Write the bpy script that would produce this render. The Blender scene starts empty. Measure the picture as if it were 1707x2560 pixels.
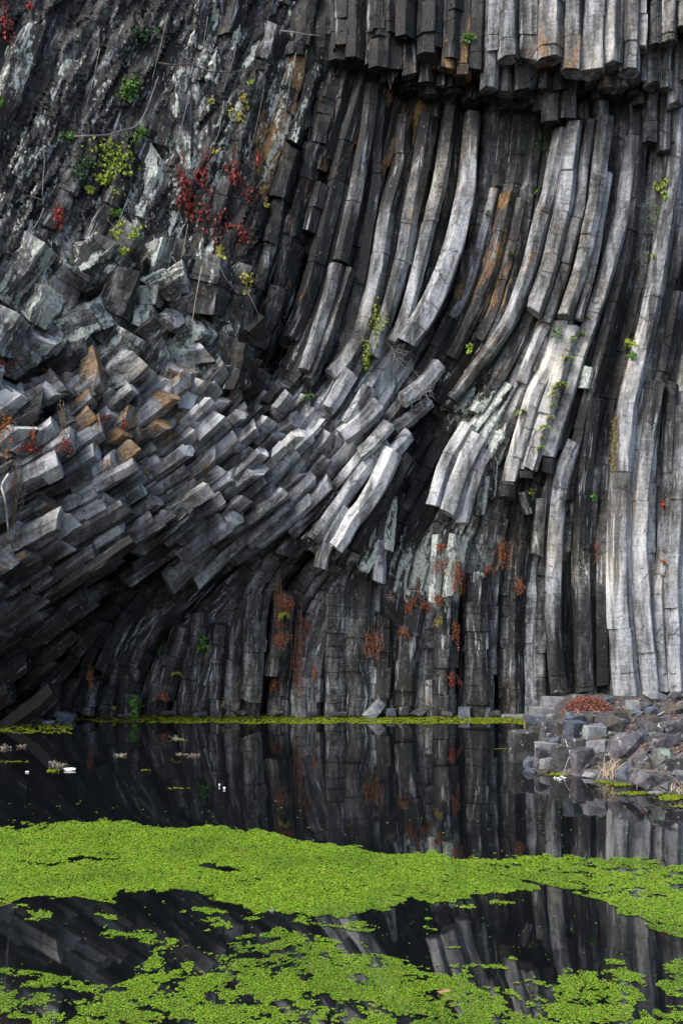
import bpy, bmesh, math, random
import numpy as np
from mathutils import Vector, noise as mnoise
from mathutils.bvhtree import BVHTree
from math import radians as R_

# ------------------------------------------------------------------ camera, sky, sun, exposure
sc = bpy.context.scene
C = sc.collection
W_, H_ = 1707.0, 2560.0
F = 2490.0                      # focal length in photograph pixels
HY = 1513.0                     # horizon row in the photograph
CZ = 3.0                        # eye height above the pond
cam_d = bpy.data.cameras.new('camera'); cam = bpy.data.objects.new('camera', cam_d); C.objects.link(cam)
cam.location = (0, 0, CZ); cam.rotation_euler = (R_(90), 0, 0)
cam_d.sensor_fit = 'HORIZONTAL'; cam_d.sensor_width = 24.0; cam_d.lens = 24.0 * F / W_
cam_d.shift_y = (HY - H_ / 2) / W_
cam_d.clip_start = 0.1; cam_d.clip_end = 2000
sc.camera = cam

SUN_EL, SUN_AZ = 48.0, -128.0   # from the upper left, behind the camera
wd = bpy.data.worlds.new('World'); sc.world = wd; wd.use_nodes = True
wn = wd.node_tree.nodes; wl = wd.node_tree.links
bg = wn['Background']; bg.inputs[1].default_value = 0.13
sky = wn.new('ShaderNodeTexSky'); sky.sky_type = 'NISHITA'; sky.sun_disc = False
sky.sun_elevation = R_(SUN_EL); sky.sun_rotation = R_(SUN_AZ)
sky.dust_density = 3.0
wl.new(sky.outputs[0], bg.inputs[0])
sl = bpy.data.lights.new('sun', 'SUN'); so = bpy.data.objects.new('sun', sl); C.objects.link(so)
sl.energy = 1.6; sl.angle = R_(18); sl.color = (1.0, 0.97, 0.93)
sd = Vector((math.sin(R_(SUN_AZ)) * math.cos(R_(SUN_EL)), math.cos(R_(SUN_AZ)) * math.cos(R_(SUN_EL)), math.sin(R_(SUN_EL))))
so.rotation_euler = sd.to_track_quat('Z', 'Y').to_euler(); so.location = (-20, -20, 30)
sc.view_settings.view_transform = 'Standard'; sc.view_settings.look = 'None'
sc.view_settings.gamma = 1.0; sc.view_settings.use_curve_mapping = False
sc.view_settings.exposure = 1.3

rng = np.random.default_rng(11)
rnd = random.Random(5)

# ------------------------------------------------------------------ helpers
def P3(px, py, Y):
    return np.array([(px - W_ / 2) / F * Y, Y, CZ - (py - HY) / F * Y])

def tag(o, label=None, cat=None, group=None, kind=None):
    if label: o['label'] = label
    if cat: o['category'] = cat
    if group: o['group'] = group
    if kind: o['kind'] = kind
    return o

def empty(name, loc=(0, 0, 0)):
    o = bpy.data.objects.new(name, None); C.objects.link(o); o.location = loc
    o.empty_display_size = 0.2
    return o

def link_mesh(name, verts, faces, mat, parent=None, attrs=None, origin=None, smooth=False):
    v = np.asarray(verts, dtype=float)
    if origin is not None: v = v - np.asarray(origin)
    me = bpy.data.meshes.new(name); me.from_pydata(v.tolist(), [], faces)
    if attrs:
        for k, (typ, arr) in attrs.items():
            a = me.attributes.new(k, typ, 'POINT')
            a.data.foreach_set('color' if typ == 'FLOAT_COLOR' else 'vector', np.asarray(arr, dtype=np.float32).ravel())
    me.materials.append(mat)
    if smooth: me.polygons.foreach_set('use_smooth', [True] * len(me.polygons))
    me.update()
    o = bpy.data.objects.new(name, me); C.objects.link(o)
    if origin is not None: o.location = tuple(origin)
    if parent is not None: o.parent = parent
    return o

class NT:
    def __init__(s, name):
        s.m = bpy.data.materials.new(name); s.m.use_nodes = True
        s.t = s.m.node_tree; s.b = s.t.nodes['Principled BSDF']
    def n(s, typ, **k):
        nd = s.t.nodes.new(typ)
        for a, v in k.items():
            if a.startswith('i_'):
                key = a[2:]; key = int(key) if key.isdigit() else key
                nd.inputs[key].default_value = v
            else: setattr(nd, a, v)
        return nd
    def l(s, a, b): s.t.links.new(a, b)
    def math(s, op, a, b=None, c=None, clamp=False):
        nd = s.n('ShaderNodeMath', operation=op, use_clamp=clamp)
        for i, x in enumerate((a, b, c)):
            if x is None: continue
            if isinstance(x, (int, float)): nd.inputs[i].default_value = x
            else: s.l(x, nd.inputs[i])
        return nd.outputs[0]
    def noise(s, vec, scale3, detail=4, rough=0.6, off=0.0, scale=1.0):
        mp = s.n('ShaderNodeMapping'); mp.inputs['Scale'].default_value = scale3; mp.inputs['Location'].default_value = (off, off * 1.7, off * .6)
        s.l(vec, mp.inputs[0])
        nz = s.n('ShaderNodeTexNoise'); nz.inputs['Scale'].default_value = scale; nz.inputs['Detail'].default_value = detail; nz.inputs['Roughness'].default_value = rough
        s.l(mp.outputs[0], nz.inputs['Vector'])
        return nz.outputs[0]
    def step(s, x, a, b):
        nd = s.n('ShaderNodeMapRange', interpolation_type='SMOOTHSTEP'); nd.inputs[1].default_value = a; nd.inputs[2].default_value = b
        s.l(x, nd.inputs[0]); return nd.outputs[0]
    def mix(s, f, a, b):
        nd = s.n('ShaderNodeMix', data_type='RGBA')
        if isinstance(f, (int, float)): nd.inputs[0].default_value = f
        else: s.l(f, nd.inputs[0])
        for i, x in ((6, a), (7, b)):
            if isinstance(x, tuple): nd.inputs[i].default_value = (*x, 1)
            else: s.l(x, nd.inputs[i])
        return nd.outputs[2]
    def ramp(s, x, stops):
        r = s.n('ShaderNodeValToRGB'); e = r.color_ramp.elements
        while len(e) < len(stops): e.new(0.5)
        for i, (p, c) in enumerate(stops): e[i].position = p; e[i].color = (*c, 1)
        s.l(x, r.inputs[0]); return r.outputs[0]

# ------------------------------------------------------------------ materials
def basalt_material():
    t = NT('basalt')
    at = t.n('ShaderNodeAttribute', attribute_name='tone'); cp = t.n('ShaderNodeAttribute', attribute_name='cpos')
    sep = t.n('ShaderNodeSeparateColor'); t.l(at.outputs['Color'], sep.inputs[0])
    r, g, b = sep.outputs[0], sep.outputs[1], sep.outputs[2]; amp = at.outputs['Alpha']
    V = cp.outputs['Vector']
    geo = t.n('ShaderNodeNewGeometry'); PW = geo.outputs['Position']
    mott = t.noise(V, (3.6, 3.6, 1.0), 6, .68)
    streak = t.noise(V, (9, 9, 0.5), 4, .6, 7)
    drip = t.noise(PW, (2.4, 2.4, .2), 5, .62, 3)
    fine = t.noise(V, (16, 16, 13), 5, .72, 9)
    stri = t.noise(V, (1.8, 1.8, 13), 4, .7, 5)
    patch = t.noise(V, (1.6, 1.6, 1.1), 4, .6, 3)
    streak2 = mott
    x = t.math('MULTIPLY', t.math('SUBTRACT', mott, .5), 1.35)
    for nz_, wt in ((streak, .28), (drip, 1.0), (fine, .6), (stri, .38)): x = t.math('MULTIPLY_ADD', t.math('SUBTRACT', nz_, .5), wt, x)
    x = t.math('MULTIPLY_ADD', x, amp, r, clamp=True)
    vo = t.n('ShaderNodeTexVoronoi', feature='DISTANCE_TO_EDGE'); vo.inputs['Scale'].default_value = 1.0
    mpv = t.n('ShaderNodeMapping'); mpv.inputs['Scale'].default_value = (1.3, 1.3, 1.5)
    dst = t.n('ShaderNodeVectorMath', operation='MULTIPLY_ADD'); cx3 = t.n('ShaderNodeCombineXYZ')
    for q, k in ((mott, 0), (drip, 1), (streak, 2)): t.l(q, cx3.inputs[k])
    t.l(cx3.outputs[0], dst.inputs[0]); dst.inputs[1].default_value = (.35, .35, .35); t.l(V, dst.inputs[2])
    t.l(dst.outputs[0], mpv.inputs[0]); t.l(mpv.outputs[0], vo.inputs['Vector'])
    crack = t.math('MULTIPLY', t.math('SUBTRACT', 1.0, t.step(vo.outputs['Distance'], .008, .045)), t.math('MULTIPLY', t.step(patch, .5, .6), amp))
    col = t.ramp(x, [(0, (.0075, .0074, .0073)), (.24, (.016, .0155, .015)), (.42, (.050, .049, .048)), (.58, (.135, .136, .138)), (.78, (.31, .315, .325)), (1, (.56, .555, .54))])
    seep = t.math('MULTIPLY', t.step(t.noise(PW, (1.5, 1.5, .11), 4, .6, 17), .53, .62), t.step(t.noise(V, (7, 7, .5), 4, .65, 27), .36, .52))
    col = t.mix(t.math('MULTIPLY', seep, t.math('MULTIPLY', amp, .88)), col, (.012, .0118, .0115))
    wst = t.math('MULTIPLY', t.step(t.noise(V, (9, 9, .8), 6, .7, 41), .56, .65), t.step(t.noise(PW, (1.1, 1.1, .22), 3, .6, 23), .45, .58))
    col = t.mix(t.math('MULTIPLY', wst, t.math('MULTIPLY', amp, .8)), col, (.40, .42, .44))
    col = t.mix(t.math('MULTIPLY', crack, .6), col, (.012, .0115, .011))
    tint = t.noise(PW, (.5, .5, .35), 3, .6, 2)
    warm = t.mix(t.step(tint, .48, .68), (.985, 1.0, 1.015), (1.05, .99, .87))
    mm = t.n('ShaderNodeMix', data_type='RGBA', blend_type='MULTIPLY'); mm.inputs[0].default_value = 1
    t.l(col, mm.inputs[6]); t.l(warm, mm.inputs[7]); col = mm.outputs[2]
    on = t.noise(V, (3.2, 3.2, 0.9), 5, .65, 21)
    of = t.math('MULTIPLY', t.step(t.math('MULTIPLY_ADD', t.math('SUBTRACT', on, .5), 2.1, t.math('MULTIPLY', g, 1.35)), .40, .68), .85)
    ocol = t.mix(t.step(fine, .3, .7), (.07, .042, .020), (.34, .19, .065))
    col = t.mix(of, col, ocol)
    ln = t.math('ADD', t.math('MULTIPLY', t.noise(V, (4.2, 4.2, .9), 6, .7, 33), .72), t.math('MULTIPLY', t.noise(PW, (11, 11, 6), 5, .7, 13), .34)); ln = t.math('SUBTRACT', ln, .03)
    lf = t.math('MULTIPLY', t.step(t.math('MULTIPLY_ADD', t.math('SUBTRACT', ln, .5), 2.7, b), .51, .66), .9)
    lcol = t.mix(t.step(fine, .3, .65), (.20, .225, .20), (.60, .64, .57))
    col = t.mix(lf, col, lcol)
    sp = t.noise(PW, (30, 30, 24), 2, .5, 4)
    spr = t.noise(PW, (1.1, 1.1, .6), 3, .6, 14)
    sf = t.math('MULTIPLY', t.step(sp, .69, .75), t.step(spr, .46, .6))
    col = t.mix(t.math('MULTIPLY', sf, .75), col, (.5, .51, .5))
    t.l(col, t.b.inputs['Base Color'])
    t.l(t.math('MULTIPLY_ADD', x, .35, .45), t.b.inputs['Roughness'])
    t.b.inputs['Specular IOR Level'].default_value = .22
    hgt = t.math('ADD', t.math('MULTIPLY', fine, .6), t.math('ADD', t.math('MULTIPLY', stri, .2), t.math('MULTIPLY', patch, .8)))
    hgt = t.math('SUBTRACT', hgt, t.math('MULTIPLY', crack, .6))
    hgt = t.math('ADD', hgt, t.math('MULTIPLY', streak2, .4))
    bp = t.n('ShaderNodeBump'); bp.inputs['Strength'].default_value = .75; bp.inputs['Distance'].default_value = .06
    t.l(hgt, bp.inputs['Height']); t.l(bp.outputs[0], t.b.inputs['Normal'])
    return t.m

def stone_material(name, dark, light, lich=0.3, lcol=(.5, .5, .48)):
    t = NT(name)
    tc = t.n('ShaderNodeTexCoord'); oi = t.n('ShaderNodeObjectInfo')
    ad = t.n('ShaderNodeVectorMath', operation='MULTIPLY_ADD'); cmb = t.n('ShaderNodeCombineXYZ')
    for i in range(3): t.l(oi.outputs['Random'], cmb.inputs[i])
    t.l(cmb.outputs[0], ad.inputs[0]); ad.inputs[1].default_value = (37, 53, 71); t.l(tc.outputs['Object'], ad.inputs[2])
    V = ad.outputs[0]
    a = t.noise(V, (3, 3, 3), 6, .65); f = t.noise(V, (18, 18, 18), 5, .7, 3); li = t.noise(V, (7, 7, 7), 6, .7, 8)
    x = t.math('MULTIPLY_ADD', t.math('SUBTRACT', f, .5), .6, a)
    col = t.mix(t.step(x, .3, .72), dark, light)
    br = t.math('MULTIPLY_ADD', oi.outputs['Random'], .5, .75)
    mm = t.n('ShaderNodeMix', data_type='RGBA', blend_type='MULTIPLY'); mm.inputs[0].default_value = 1
    t.l(col, mm.inputs[6]); t.l(br, mm.inputs[7]); col = mm.outputs[2]
    col = t.mix(t.math('MULTIPLY', t.step(li, .66 - lich * .3, .78 - lich * .3), .7), col, lcol)
    t.l(col, t.b.inputs['Base Color']); t.b.inputs['Roughness'].default_value = .75; t.b.inputs['Specular IOR Level'].default_value = .3
    bp = t.n('ShaderNodeBump'); bp.inputs['Strength'].default_value = .6; bp.inputs['Distance'].default_value = .04
    t.l(t.math('ADD', a, t.math('MULTIPLY', f, .5)), bp.inputs['Height']); t.l(bp.outputs[0], t.b.inputs['Normal'])
    return t.m

def leaf_material(name, c1, c2, c3=None, rough=.5, trans=.25):
    t = NT(name)
    geo = t.n('ShaderNodeNewGeometry')
    ri = geo.outputs['Random Per Island']
    col = t.mix(ri, c1, c2)
    if c3: col = t.mix(t.step(t.noise(geo.outputs['Position'], (2.5, 2.5, 2.5), 3), .5, .65), col, c3)
    t.l(col, t.b.inputs['Base Color']); t.b.inputs['Roughness'].default_value = rough
    t.b.inputs['Specular IOR Level'].default_value = .2
    return t.m

def plain(name, c1, c2, sc3=(8, 8, 8), rough=.8):
    t = NT(name); tc = t.n('ShaderNodeTexCoord')
    t.l(t.mix(t.step(t.noise(tc.outputs['Object'], sc3, 5), .35, .65), c1, c2), t.b.inputs['Base Color'])
    t.b.inputs['Roughness'].default_value = rough
    return t.m

M_ROCK = basalt_material()
M_BLUE = stone_material('blue_grey_stone', (.030, .035, .045), (.115, .13, .16), .12)
M_PURP = stone_material('purple_grey_stone', (.026, .025, .029), (.12, .11, .124), .3)
M_DARKS = stone_material('dark_stone', (.018, .018, .019), (.085, .084, .084), .3)
M_BROWN = stone_material('brown_stone', (.032, .029, .024), (.11, .096, .075), .1, (.22, .19, .14))
M_PALE = stone_material('pale_stone', (.10, .105, .11), (.25, .255, .26), .15)
M_GREEN = stone_material('lichened_stone', (.045, .045, .045), (.13, .13, .125), .6, (.17, .24, .20))
L_GREEN = leaf_material('green_leaf', (.03, .09, .012), (.09, .20, .02))
L_DARK = leaf_material('dark_green_leaf', (.012, .035, .010), (.03, .075, .018))
L_YEL = leaf_material('yellow_green_leaf', (.12, .20, .015), (.26, .32, .04))
L_MUST = leaf_material('mustard_leaf', (.20, .19, .03), (.34, .30, .07))
L_RED = leaf_material('red_leaf', (.12, .016, .012), (.27, .042, .028))
L_RUST = leaf_material('rust_leaf', (.16, .04, .015), (.34, .10, .035))
L_ORANGE = leaf_material('orange_leaf', (.28, .07, .02), (.45, .18, .04))
L_WITHER = leaf_material('withered_leaf', (.10, .085, .06), (.24, .20, .15))
L_LITTER = leaf_material('litter_leaf', (.10, .05, .032), (.30, .17, .115))
L_PILE = leaf_material('pile_leaf', (.10, .035, .025), (.27, .11, .075))
M_STEM = plain('stem', (.06, .04, .03), (.14, .10, .07))
M_TWIG = plain('grey_twig', (.12, .115, .11), (.26, .25, .24))
M_BRANCH = plain('bleached_branch', (.30, .28, .26), (.55, .53, .50))
M_STRAW = leaf_material('dry_straw', (.28, .21, .14), (.50, .40, .29))
def duckweed_material():
    t = NT('duckweed_leaf'); geo = t.n('ShaderNodeNewGeometry'); ri = geo.outputs['Random Per Island']; P = geo.outputs['Position']
    col = t.ramp(ri, [(0, (.075, .145, .008)), (.35, (.115, .215, .010)), (.8, (.165, .28, .014)), (.96, (.23, .32, .03)), (1, (.22, .16, .05))])
    col = t.mix(t.math('MULTIPLY', t.step(t.noise(P, (.9, .8, 1), 5), .45, .65), .75), col, (.082, .155, .012))
    col = t.mix(t.math('MULTIPLY', t.step(t.noise(P, (3.5, 2.5, 1), 5, .65, 4), .54, .70), .65), col, (.17, .215, .025))
    t.l(col, t.b.inputs['Base Color']); t.b.inputs['Roughness'].default_value = .5; t.b.inputs['Specular IOR Level'].default_value = .25
    return t.m
M_DUCK = duckweed_material()
M_ALGAE = leaf_material('algae', (.085, .125, .006), (.20, .24, .010), (.12, .13, .012), .5)

# ------------------------------------------------------------------ flow of the columns, in photograph pixels
GUIDES = [
    [(1800, -200), (1770, 273), (1755, 492), (1740, 633), (1715, 780), (1690, 950), (1672, 1081), (1665, 1400), (1668, 1583), (1690, 1830)],
    [(1700, -200), (1681, 273), (1670, 492), (1664, 633), (1626, 780), (1582, 950), (1555, 1081), (1541, 1229), (1539, 1391), (1540, 1583), (1556, 1830)],
    [(1420, -200), (1400, 100), (1397, 328), (1375, 492), (1342, 709), (1300, 800), (1255, 900), (1150, 1060), (1085, 1200), (1030, 1300), (987, 1391), (970, 1500), (960, 1830)],
    [(1560, -200), (1550, 100), (1540, 400), (1510, 640), (1460, 850), (1400, 1050), (1350, 1200), (1310, 1400), (1300, 1600), (1305, 1830)],
    [(1200, -200), (1190, 100), (1178, 295), (1172, 410), (1155, 500), (1134, 627), (1112, 737), (1060, 840), (1000, 930), (930, 1040), (850, 1140), (740, 1250), (600, 1350), (470, 1440), (384, 1520), (329, 1600), (296, 1694), (285, 1830)],
    [(1300, -100), (1285, 328), (1265, 492), (1235, 700), (1180, 850), (1080, 1000), (960, 1160), (850, 1300), (760, 1380), (690, 1470), (660, 1600), (650, 1830)],
    [(1000, 0), (960, 200), (916, 340), (894, 420), (861, 560), (839, 666), (800, 800), (740, 930), (640, 1040), (520, 1140), (380, 1235), (200, 1350), (0, 1475), (-150, 1570)],
    [(860, -100), (822, 100), (780, 270), (713, 494), (658, 750), (590, 920), (460, 1050), (250, 1190), (0, 1330), (-150, 1415)],
    [(650, -100), (560, 200), (480, 450), (400, 700), (300, 880), (150, 1010), (0, 1120), (-150, 1215)],
    [(420, -150), (330, 120), (230, 360), (120, 580), (20, 750), (-100, 900)],
    [(150, -150), (80, 60), (0, 260), (-100, 450)],
    [(300, 1240), (150, 1345), (0, 1440), (-120, 1510)], [(330, 1400), (200, 1490), (60, 1580), (-100, 1680)],
]
def resample(p, step):
    p = np.asarray(p, float); d = np.r_[0, np.cumsum(np.hypot(*np.diff(p, axis=0).T))]
    n = max(2, int(d[-1] / step) + 1); s = np.linspace(0, d[-1], n)
    return np.c_[np.interp(s, d, p[:, 0]), np.interp(s, d, p[:, 1])]
def smooth(p, it=2):
    p = p.copy()
    for _ in range(it): p[1:-1] = .25 * p[:-2] + .5 * p[1:-1] + .25 * p[2:]
    return p
gp, gt = [], []
for gl in GUIDES:
    q = smooth(resample(gl, 24), 4); t = np.gradient(q, axis=0); t /= np.linalg.norm(t, axis=1)[:, None]
    gp.append(q); gt.append(t)
gp = np.vstack(gp); gt = np.vstack(gt)
GX0, GY0, GS = -320, -320, 20
gxs = np.arange(GX0, 2040, GS); gys = np.arange(GY0, 1980, GS)
mx, my = np.meshgrid(gxs, gys)
pts = np.c_[mx.ravel(), my.ravel()]
d2 = ((pts[:, None, :] - gp[None]) ** 2).sum(-1)
w = 1 / (d2 + 45 ** 2) ** 2
FL = (w[..., None] * gt[None]).sum(1); FL /= np.linalg.norm(FL, axis=1)[:, None]
FL = FL.reshape(len(gys), len(gxs), 2)
def flow(p):
    x = min(max((p[0] - GX0) / GS, 0), len(gxs) - 1.001); y = min(max((p[1] - GY0) / GS, 0), len(gys) - 1.001)
    i, j = int(x), int(y); a, b = x - i, y - j
    v = (FL[j, i] * (1 - a) + FL[j, i + 1] * a) * (1 - b) + (FL[j + 1, i] * (1 - a) + FL[j + 1, i + 1] * a) * b
    return v / (math.hypot(*v) + 1e-9)

def idw(ctrl, s0, pw):
    A = np.array(ctrl, float)
    def f(x, y):
        ww = 1 / ((A[:, 0] - x) ** 2 + (A[:, 1] - y) ** 2 + s0 ** 2) ** pw
        v = (ww[:, None] * A[:, 2:]).sum(0) / ww.sum()
        return v if len(v) > 1 else float(v[0])
    return f

# tone of the rock by position: paleness, orange lichen, pale lichen
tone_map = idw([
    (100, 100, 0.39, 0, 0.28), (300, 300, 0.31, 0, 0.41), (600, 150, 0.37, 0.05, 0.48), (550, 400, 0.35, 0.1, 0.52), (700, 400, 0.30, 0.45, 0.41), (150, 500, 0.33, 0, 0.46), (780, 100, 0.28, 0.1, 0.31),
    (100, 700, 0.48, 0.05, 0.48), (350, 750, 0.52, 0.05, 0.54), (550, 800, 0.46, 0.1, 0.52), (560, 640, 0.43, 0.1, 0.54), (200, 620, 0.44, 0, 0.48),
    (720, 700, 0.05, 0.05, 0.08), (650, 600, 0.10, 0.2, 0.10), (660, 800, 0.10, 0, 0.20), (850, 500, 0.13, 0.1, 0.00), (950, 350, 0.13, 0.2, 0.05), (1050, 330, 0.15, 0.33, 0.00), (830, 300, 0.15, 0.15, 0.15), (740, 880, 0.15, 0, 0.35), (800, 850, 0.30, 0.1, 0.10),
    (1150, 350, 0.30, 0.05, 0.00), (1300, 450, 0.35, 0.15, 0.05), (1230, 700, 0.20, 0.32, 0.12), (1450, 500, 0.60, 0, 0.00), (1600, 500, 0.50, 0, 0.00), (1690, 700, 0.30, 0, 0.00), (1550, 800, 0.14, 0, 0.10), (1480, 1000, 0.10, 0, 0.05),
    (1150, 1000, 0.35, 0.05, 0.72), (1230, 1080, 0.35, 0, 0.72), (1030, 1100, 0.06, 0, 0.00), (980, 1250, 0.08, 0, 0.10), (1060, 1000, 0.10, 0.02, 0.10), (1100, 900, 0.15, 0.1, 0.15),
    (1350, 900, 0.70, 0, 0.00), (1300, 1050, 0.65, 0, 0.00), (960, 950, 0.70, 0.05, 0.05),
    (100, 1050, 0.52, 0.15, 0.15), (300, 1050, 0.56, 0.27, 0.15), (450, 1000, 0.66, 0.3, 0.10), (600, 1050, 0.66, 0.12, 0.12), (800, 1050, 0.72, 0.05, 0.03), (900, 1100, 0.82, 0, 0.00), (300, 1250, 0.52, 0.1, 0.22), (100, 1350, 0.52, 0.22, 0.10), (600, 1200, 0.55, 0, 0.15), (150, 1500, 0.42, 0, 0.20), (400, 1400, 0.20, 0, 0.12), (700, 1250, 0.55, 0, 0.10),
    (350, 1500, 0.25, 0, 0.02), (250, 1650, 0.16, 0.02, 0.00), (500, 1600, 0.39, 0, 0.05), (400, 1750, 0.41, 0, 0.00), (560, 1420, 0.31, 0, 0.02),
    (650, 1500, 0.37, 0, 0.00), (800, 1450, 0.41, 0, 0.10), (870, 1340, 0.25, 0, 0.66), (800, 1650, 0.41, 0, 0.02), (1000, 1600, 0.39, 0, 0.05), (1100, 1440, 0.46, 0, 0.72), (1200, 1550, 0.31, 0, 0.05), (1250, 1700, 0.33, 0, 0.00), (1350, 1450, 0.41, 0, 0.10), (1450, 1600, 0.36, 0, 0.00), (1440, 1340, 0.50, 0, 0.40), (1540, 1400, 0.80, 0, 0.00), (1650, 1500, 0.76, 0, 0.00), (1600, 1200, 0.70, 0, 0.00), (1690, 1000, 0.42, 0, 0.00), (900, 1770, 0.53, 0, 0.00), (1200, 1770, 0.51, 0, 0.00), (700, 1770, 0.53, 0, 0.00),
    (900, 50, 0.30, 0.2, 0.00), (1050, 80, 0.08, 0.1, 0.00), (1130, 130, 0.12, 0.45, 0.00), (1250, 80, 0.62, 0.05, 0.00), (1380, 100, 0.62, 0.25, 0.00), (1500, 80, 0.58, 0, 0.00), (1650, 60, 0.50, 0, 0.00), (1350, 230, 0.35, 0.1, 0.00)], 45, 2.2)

# ------------------------------------------------------------------ one basalt column
COLS = []     # dicts: kind, verts, faces, tone, cpos
def column(kind, path, Y, wid, tone=None, rough=1.0, sides=None, r=None, joint=(.45, 1.3), tmix=.75, label=None, tilt=.25, rot=None, lump=0.0, ch=.05, amp=1.0):
    """path: (n,2) photograph pixels, Y: (n,) distance in m, wid: (n,) width in photograph pixels"""
    r = r or rng
    path = np.asarray(path, float); n = len(path)
    Y = np.broadcast_to(np.asarray(Y, float), (n,)); wid = np.broadcast_to(np.asarray(wid, float), (n,))
    P = np.c_[(path[:, 0] - W_ / 2) / F * Y, Y, CZ - (path[:, 1] - HY) / F * Y]
    d = np.r_[0, np.cumsum(np.linalg.norm(np.diff(P, axis=0), axis=1))]; L = d[-1]
    if L < .08: return None
    cuts = [0.0]
    while cuts[-1] < L: cuts.append(cuts[-1] + r.uniform(*joint))
    cuts[-1] = L
    if len(cuts) > 2 and cuts[-1] - cuts[-2] < .15: cuts.pop(-2)
    S, SEG, GR = [], [], []
    for k in range(len(cuts) - 1):
        a, b = cuts[k], cuts[k + 1]; e = min(.012, (b - a) * .2); m = max(2, int((b - a) / (.3 if lump == 0 else .16)) + 1)
        for s in np.linspace(a + e, b - e, m): S.append(s); SEG.append(k); GR.append(1.0)
        if k < len(cuts) - 2 and r.random() < .6: S.append(b); SEG.append(k); GR.append(r.uniform(.86, .95))
    S = np.array(S); nr = len(S)
    ip = lambda A: np.interp(S, d, A)
    Cn = np.c_[ip(P[:, 0]), ip(P[:, 1]), ip(P[:, 2])]
    Tn = np.gradient(P, axis=0); Tn = np.c_[ip(Tn[:, 0]), ip(Tn[:, 1]), ip(Tn[:, 2])]; Tn /= np.linalg.norm(Tn, axis=1)[:, None]
    Nn = np.array([0, 0, CZ]) - Cn; Nn -= (Nn * Tn).sum(1)[:, None] * Tn; Nn /= np.linalg.norm(Nn, axis=1)[:, None]
    Bn = np.cross(Tn, Nn)
    Rr = ip(wid) * .545 * ip(Y) / F
    k = sides or r.choice([5, 6, 6, 6, 7])
    th = (np.arange(k) + r.uniform(-.17, .17, k)) * 2 * math.pi / k + (r.uniform(0, 2 * math.pi) if rot is None else rot)
    rad = r.uniform(.88, 1.12, k)
    cor = np.c_[np.cos(th) * rad, np.sin(th) * rad]
    poly = []
    for i in range(k):
        a, b, c = cor[i - 1], cor[i], cor[(i + 1) % k]
        poly += [b + ch * (a - b), b + ch * (c - b)]
    poly = np.array(poly); m = len(poly)
    segoff = r.normal(0, .018 * rough, (len(cuts), 2)); segsc = 1 + r.normal(0, .028 * rough, len(cuts))
    tw = np.cumsum(r.normal(0, .012 * rough, nr))
    V = np.zeros((nr, m, 3)); CP = np.zeros((nr, m, 3)); TO = np.ones((nr, m, 4))
    coff = r.uniform(-60, 60, 3)
    pxs, pys = ip(path[:, 0]), ip(path[:, 1])
    tr = tone if tone is not None else (None, None, None)
    jr = r.normal(0, .08)
    for i in range(nr):
        c, s = math.cos(tw[i]), math.sin(tw[i])
        q = poly @ np.array([[c, s], [-s, c]]) * segsc[SEG[i]] * GR[i] * Rr[i] + segoff[SEG[i]] + r.normal(0, .006 * rough, (m, 2))
        if i in (0, nr - 1) or SEG[i] != SEG[i - 1] or SEG[i] != SEG[min(i + 1, nr - 1)]:
            if r.random() < .45:
                a_ = int(r.integers(m)); q[[a_, (a_ + 1) % m]] *= r.uniform(.72, .92)
        V[i] = Cn[i] + q[:, :1] * Bn[i] + q[:, 1:] * Nn[i]
        if lump:
            for j in range(m):
                e_ = V[i, j] - Cn[i]; pn = Vector(V[i, j])
                V[i, j] += e_ * lump * (mnoise.fractal(pn * 1.7, .8, 2.1, 4) + .35 * mnoise.noise(pn * 7))
        CP[i, :, 0] = poly[:, 0] * Rr[i] + coff[0]; CP[i, :, 1] = poly[:, 1] * Rr[i] + coff[1]; CP[i, :, 2] = S[i] + coff[2]
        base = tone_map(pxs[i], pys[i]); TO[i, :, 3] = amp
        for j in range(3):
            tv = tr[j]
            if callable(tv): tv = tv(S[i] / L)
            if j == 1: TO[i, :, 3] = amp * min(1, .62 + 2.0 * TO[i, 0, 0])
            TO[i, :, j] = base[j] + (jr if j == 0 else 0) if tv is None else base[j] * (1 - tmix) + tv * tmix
    for e, sg in ((0, -1), (nr - 1, 1)):
        tx, ty = r.normal(0, tilt, 2)
        q = poly * Rr[e]
        V[e] += (q[:, :1] * tx + q[:, 1:] * ty) * Tn[e]
    verts = V.reshape(-1, 3); faces = []
    for i in range(nr - 1):
        for j in range(m):
            a = i * m + j; b = i * m + (j + 1) % m
            faces.append((a, b, b + m, a + m))
    cap = []
    for e, sg in ((0, -1), (nr - 1, 1)):
        cv = V[e].mean(0) + Tn[e] * sg * r.uniform(-.05, .04)
        ci = len(verts) + len(cap); cap.append(cv)
        for j in range(m):
            a = e * m + j; b = e * m + (j + 1) % m
            faces.append((a, ci, b) if sg > 0 else (b, ci, a))
    verts = np.vstack([verts, np.array(cap)])
    cp = np.vstack([CP.reshape(-1, 3), CP[0].mean(0), CP[-1].mean(0)])
    to = np.vstack([TO.reshape(-1, 4), TO[0, 0], TO[-1, 0]])
    COLS.append(dict(kind=kind, verts=verts, faces=faces, tone=to, cpos=cp, label=label))
    return COLS[-1]

def inside(poly):
    A = np.asarray(poly, float); B = np.roll(A, -1, 0)
    def f(x, y):
        c = ((A[:, 1] > y) != (B[:, 1] > y)) & (x < (B[:, 0] - A[:, 0]) * (y - A[:, 1]) / (B[:, 1] - A[:, 1] + 1e-12) + A[:, 0])
        return bool(c.sum() & 1)
    return f

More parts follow.
